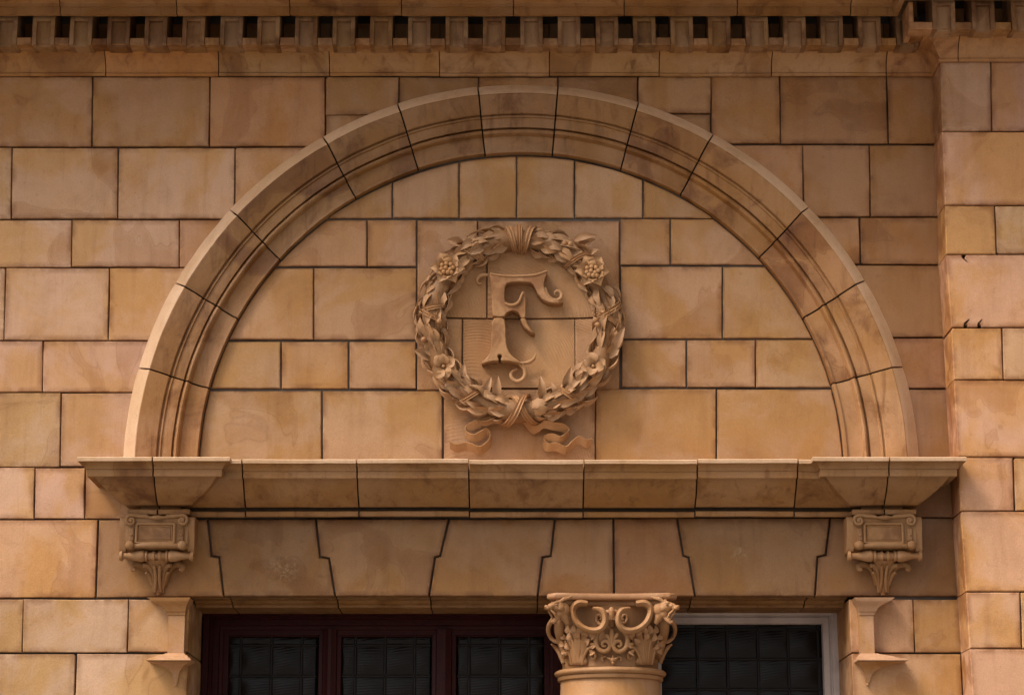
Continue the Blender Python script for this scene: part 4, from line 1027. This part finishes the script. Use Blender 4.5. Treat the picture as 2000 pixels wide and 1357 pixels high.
def bell(z):
    f = max(0, min(1, (z-zb3)/(zt2-zb3))); return RS-.008+.004*f+.004*f**3
mb = MB(); mb.lathe([(bell(zb3+(zt2-zb3)*i/14), zb3+(zt2-zb3)*i/14) for i in range(15)]+[(0, zt2)], (CX, CY, 0), 'Z', 56); cap = obj('capital', mb, M_CARVE, col_, (.84,.72,.58), smooth=60)
# abacus: square plan with hollowed sides and blunt corners, two layers
def abacus(z0, z1, hwid, hollow, blunt, rnd_, nm, col, par):
    pl = []
    for s in range(4):
        for i in range(9):
            t_ = -1+2*i/8; x = t_*(hwid-blunt); y = -(hwid)+hollow*(1-t_*t_)
            ca, sa = math.cos(s*math.pi/2), math.sin(s*math.pi/2); pl.append((x*ca-y*sa, x*sa+y*ca))
    n_ = len(pl); mb = MB(); vs = []; lay = []
    for i in range(7): a = -math.pi/2+math.pi*i/6; lay.append((1-.035*(1-math.cos(a))*rnd_, (z0+z1)/2+(z1-z0)/2*math.sin(a)))
    for k_, z in lay: vs += [(CX+x*k_, CY+y*k_, z) for x, y in pl]
    fs = []
    for i in range(6):
        for q in range(n_): fs.append((i*n_+q, i*n_+(q+1) % n_, (i+1)*n_+(q+1) % n_, (i+1)*n_+q))
    fs.append(tuple(range(n_))[::-1]); fs.append(tuple(6*n_+q for q in range(n_)))
    mb.add(vs, fs); return obj(nm, mb, M_CARVE, par, col, smooth=50)
za0, za1 = zn(235, -.09), zn(158, -.09)
abacus(za0, za1, .246, .028, .030, 1, 'abacus', (1.0,.86,.80), cap)
abacus(zn(305, -.06), za0+.0015, .222, .030, .035, .4, 'abacus_hollow', (.78,.66,.52), cap)
def onb(cx, cy, lift=.0, rad=None):
    """capital crop measurement -> point standing 'lift' off the bell"""
    Y = CY-.2
    for _ in range(6):
        p = cp(cx, cy, Y); r = (rad or bell(p.z))+lift; dx = p.x-CX; Y = CY-math.sqrt(max(r*r-dx*dx, .0009))
    return cp(cx, cy, Y)
def ctube(pts, rad, nm, col=(.98,.86,.74), lift=.02, flat=1.0, par=None, n_=6, k_=8, lifts=None):
    mb = MB(); q = [onb(x, y, lifts[i] if lifts else lift) for i, (x, y) in enumerate(pts)]; mb.tube(spline(q, n_), rad, flat, k_); return obj(nm, mb, M_CARVE, par or cap, col, smooth=70)
MX = 985
lobe_c = leaf_mesh(.060, .044, .30, .45, 0, 0, 12, True)
for s in (-1, 1):
    m = lambda x: MX+s*(x-MX)*-1 if False else MX+(MX-x)*s     # x given for the left side, s = 1 keeps left... mirrored for -1
    mm_ = (lambda x: x) if s < 0 else (lambda x: 2*MX-x)
    # great oval strap: from under the abacus round the eye and up into its inner curl
    ctube([(mm_(x), y) for x, y in ((700,290),(600,285),(535,340),(540,430),(590,520),(680,585),(780,605),(860,580),(905,510),(905,430),(870,370),(800,350),(770,355))],
          [.012,.015,.014,.013,.012,.012,.013,.013,.013,.012,.011,.008,.004], 'strap_scroll', (1.0,.88,.75), lifts=[.040,.055,.064,.066,.064,.056,.052,.052,.056,.060,.058,.042,.03], flat=1.9)
    ctube([(mm_(x), y) for x, y in ((905,510),(880,530),(840,520),(810,480),(815,430),(850,425),(865,460),(850,480))], [.010,.009,.008,.007,.006,.006,.005,.005], 'strap_curl', (.92,.78,.62), lifts=[.03,.02,.01,.008,.008,.008,.01,.012])
    ctube([(mm_(x), y) for x, y in ((900,560),(850,600),(805,660),(800,740),(830,810),(890,845),(945,825),(965,775),(935,730),(890,730),(872,765),(895,790),(920,775))],
          [.006,.009,.010,.010,.009,.009,.009,.008,.008,.007,.006,.005,.004], 'lower_volute', (.98,.86,.72), lift=.026)
    # acanthus leaf: lobed blade on the bell with a rolled-over tip and ribs
    for rib in (((560,1000),(560,900),(545,780),(520,680),(500,600)), ((600,1000),(610,880),(620,760),(640,660),(660,620)), ((520,1000),(500,900),(470,800),(440,720)), ((640,1000),(665,900),(700,830),(740,800),(770,800)), ((580,1000),(585,880),(590,740),(600,640))):
        ctube([(mm_(x), y) for x, y in rib], [.005,.006,.006,.006,.004], 'acanthus_rib', (1.0,.87,.73), lifts=[.006,.014,.021,.028,.034][:len(rib)], flat=1.0)
    for lx, ly, dx_, dz_, sc_ in ((690,690,.5,1,.62),(735,700,1,.5,.62),(650,660,-.1,1,.66),(590,650,-.2,1,.66),(530,640,-.4,1,.62),(480,700,-.8,.8,.58),(460,770,-1,.3,.52),(745,800,1,.35,.52),(730,870,1,.1,.48),(470,850,-1,.0,.46),(620,720,.1,1,.62),(545,730,-.3,1,.62),(690,780,.7,.8,.55),(510,820,-.6,.9,.5)):
        o_ = onb(mm_(lx), ly, .018); nr_ = Vector((o_.x-CX, o_.y-CY, 0)).normalized(); tg = Vector((-nr_.y, nr_.x, 0)); tg = tg if tg.x > 0 else -tg
        sx = -s
        put(lobe_c, 'acanthus_lobe', o_, tg*dx_*sx+Vector((0, 0, 1))*dz_+nr_*.55, nr_, cap, (.98, .84, .69), sc_)
    mb = MB(); q = [onb(mm_(x), y, l) for x, y, l in ((500,1005,.0),(620,1005,.0),(720,1005,.0))]
    # blade of the leaf as a curved sheet
    vs = []; fs = []; nu, nv = 8, 8
    for i in range(nu+1):
        for j in range(nv+1):
            u = i/nu; v = j/nv; xl_ = 470-60*v+30*math.sin(v*9); xr_ = 680+90*v**1.5+26*math.sin(v*11+1); vs.append(onb(mm_(xl_+(xr_-xl_)*u), 1005-390*v, .004+.022*v+.008*math.sin(u*math.pi)))
    fs = [(i*(nv+1)+j, (i+1)*(nv+1)+j, (i+1)*(nv+1)+j+1, i*(nv+1)+j+1) for i in range(nu) for j in range(nv)]
    mb = MB(); mb.add(vs, fs); o = obj('acanthus_leaf', mb, M_CARVE, cap, (.92,.79,.64), smooth=80)
    so = o.modifiers.new('thickness', 'SOLIDIFY'); so.thickness = .008
    # outer corner: stalk rising to the beast, and the side scroll seen edge-on
    ctube([(mm_(x), y) for x, y in ((480,900),(430,780),(400,680),(380,600),(370,520),(360,450))], [.020,.022,.022,.022,.020,.016], 'stalk', (.94,.81,.68), lifts=[.0,.008,.02,.04,.055,.06])
    ctube([(mm_(x), y) for x, y in ((300,470),(255,540),(245,610),(270,680),(320,725),(385,745),(420,800))], [.009,.009,.008,.008,.008,.009,.010], 'side_scroll', (.98,.84,.72), lifts=[.09,.08,.07,.055,.04,.02,.008])
    ctube([(mm_(x), y) for x, y in ((280,760),(330,800),(370,850),(400,910),(425,980))], [.003,.008,.010,.011,.010], 'edge_leaf', (.90,.77,.62), lifts=[.05,.03,.018,.010,.004], flat=.6)
    # beast head
    hc = cp(mm_(345), 325, -.085)
    f = Vector((s*1.0, -.55, -.12)).normalized(); upv = Vector((s*.10, -.05, 1)); sd3 = upv.cross(f).normalized(); upv = f.cross(sd3).normalized()
    def H(x, y, z): return hc+(f*x+sd3*y+upv*z)*1.2
    rot = Matrix(((f.x, sd3.x, upv.x), (f.y, sd3.y, upv.y), (f.z, sd3.z, upv.z)))
    mb = MB(); B = lambda x, y, z, rx, ry, rz: mb.ball(H(x, y, z), (rx*1.2, ry*1.2, rz*1.2), 12, 9, rot)
    B(-.004, 0, .000, .024, .020, .019); B(.014, 0, .004, .019, .014, .010); B(.030, 0, -.002, .012, .010, .008); B(.038, 0, .002, .007, .009, .006)
    B(-.022, 0, -.010, .024, .019, .022); B(-.006, 0, -.022, .014, .014, .014)
    for y in (-1, 1):
        B(.006, y*.012, .012, .010, .006, .005); B(-.006, y*.016, -.006, .012, .006, .010); B(.036, y*.007, -.003, .006, .004, .005)
        mb.tube([H(-.004, y*.012, .014), H(-.018, y*.018, .022), H(-.034, y*.021, .024), H(-.052, y*.020, .030)], [.006, .008, .006, .001], .6, 8)   # ear
        mb.tube([H(.028, y*.008, -.010), H(.018, y*.012, -.022), H(.012, y*.011, -.036)], [.004, .005, .004], 1, 8)                        # cheek of the open mouth
    mb.tube([H(-.006, 0, -.026), H(.008, 0, -.040), H(.020, 0, -.048), H(.026, 0, -.044)], [.011, .010, .008, .005], .7, 10)                    # lower jaw
    mb.tube([H(-.01, 0, .016), H(.0, 0, .028), H(.006, 0, .036)], [.006, .004, .002], 1, 8)                                             # crest
    mb.tube([H(-.016, 0, -.02), H(-.024, 0, -.036), H(-.034, 0, -.055)], [.018, .016, .008], .9, 10)                                     # neck
    obj('beast_head', mb, M_CARVE, cap, (1.06,.95,.86), remesh=.002)
    mb = MB()
    for y in (-1, 1): mb.ball(H(.009, y*.0155, .005), .0048, 8, 6)
    obj('eye', mb, M_CARVE, cap, (.62,.52,.45), smooth=80)
# palmette, central bud and mask
ctube([(985,790),(985,700),(985,640),(985,580)], [.004,.007,.010,.004], 'palmette_leaf', (1.0,.88,.74), lift=.030, flat=.6)
for s in (-1, 1):
    ctube([(985+s*8,780),(985+s*25,710),(985+s*55,660),(985+s*75,640)], [.003,.006,.008,.004], 'palmette_leaf', (1.0,.88,.74), lift=.028, flat=.6)
ctube([(985,330),(985,370),(985,420),(985,480)], [.006,.012,.011,.003], 'bud', (1.06,.92,.84), lift=.062)
ctube([(905,400),(940,390),(985,395),(1030,390),(1065,400)], [.008,.011,.012,.011,.008], 'strap_tie', (.96,.82,.70), lift=.045)
ctube([(985,480),(985,560)], [.016,.010], 'stem', (.86,.72,.58), lift=.012)
ctube([(940,790),(985,785),(1030,790)], [.005,.007,.005], 'volute_tie', lift=.02)
mb = MB(); c = onb(998, 945, .012); mb.ball(c, (.012, .012, .011)); mb.ball(c+Vector((0, -.006, -.012)), (.006, .007, .006))
mb.tube([c+Vector((-.022, 0, .010)), c+Vector((-.012, -.006, .004)), c], [.002, .005, .005], 1, 8); mb.tube([c+Vector((.022, 0, .010)), c+Vector((.012, -.006, .004)), c], [.002, .005, .005], 1, 8)
mb.tube([c, c+Vector((0, -.004, .018))], [.006, .003], 1, 8); obj('mask', mb, M_CARVE, cap, (1.04,.92,.80), smooth=70)
for s in (-1, 1):
    ctube([(985+s*250,900),(985+s*225,860),(985+s*190,880),(985+s*200,930),(985+s*235,925)], [.003,.005,.006,.005,.003], 'tendril', (.92,.80,.66), lift=.010)
    ctube([(985+s*60,900),(985+s*110,920),(985+s*100,960)], [.003,.005,.003], 'tendril', (.92,.80,.66), lift=.008)
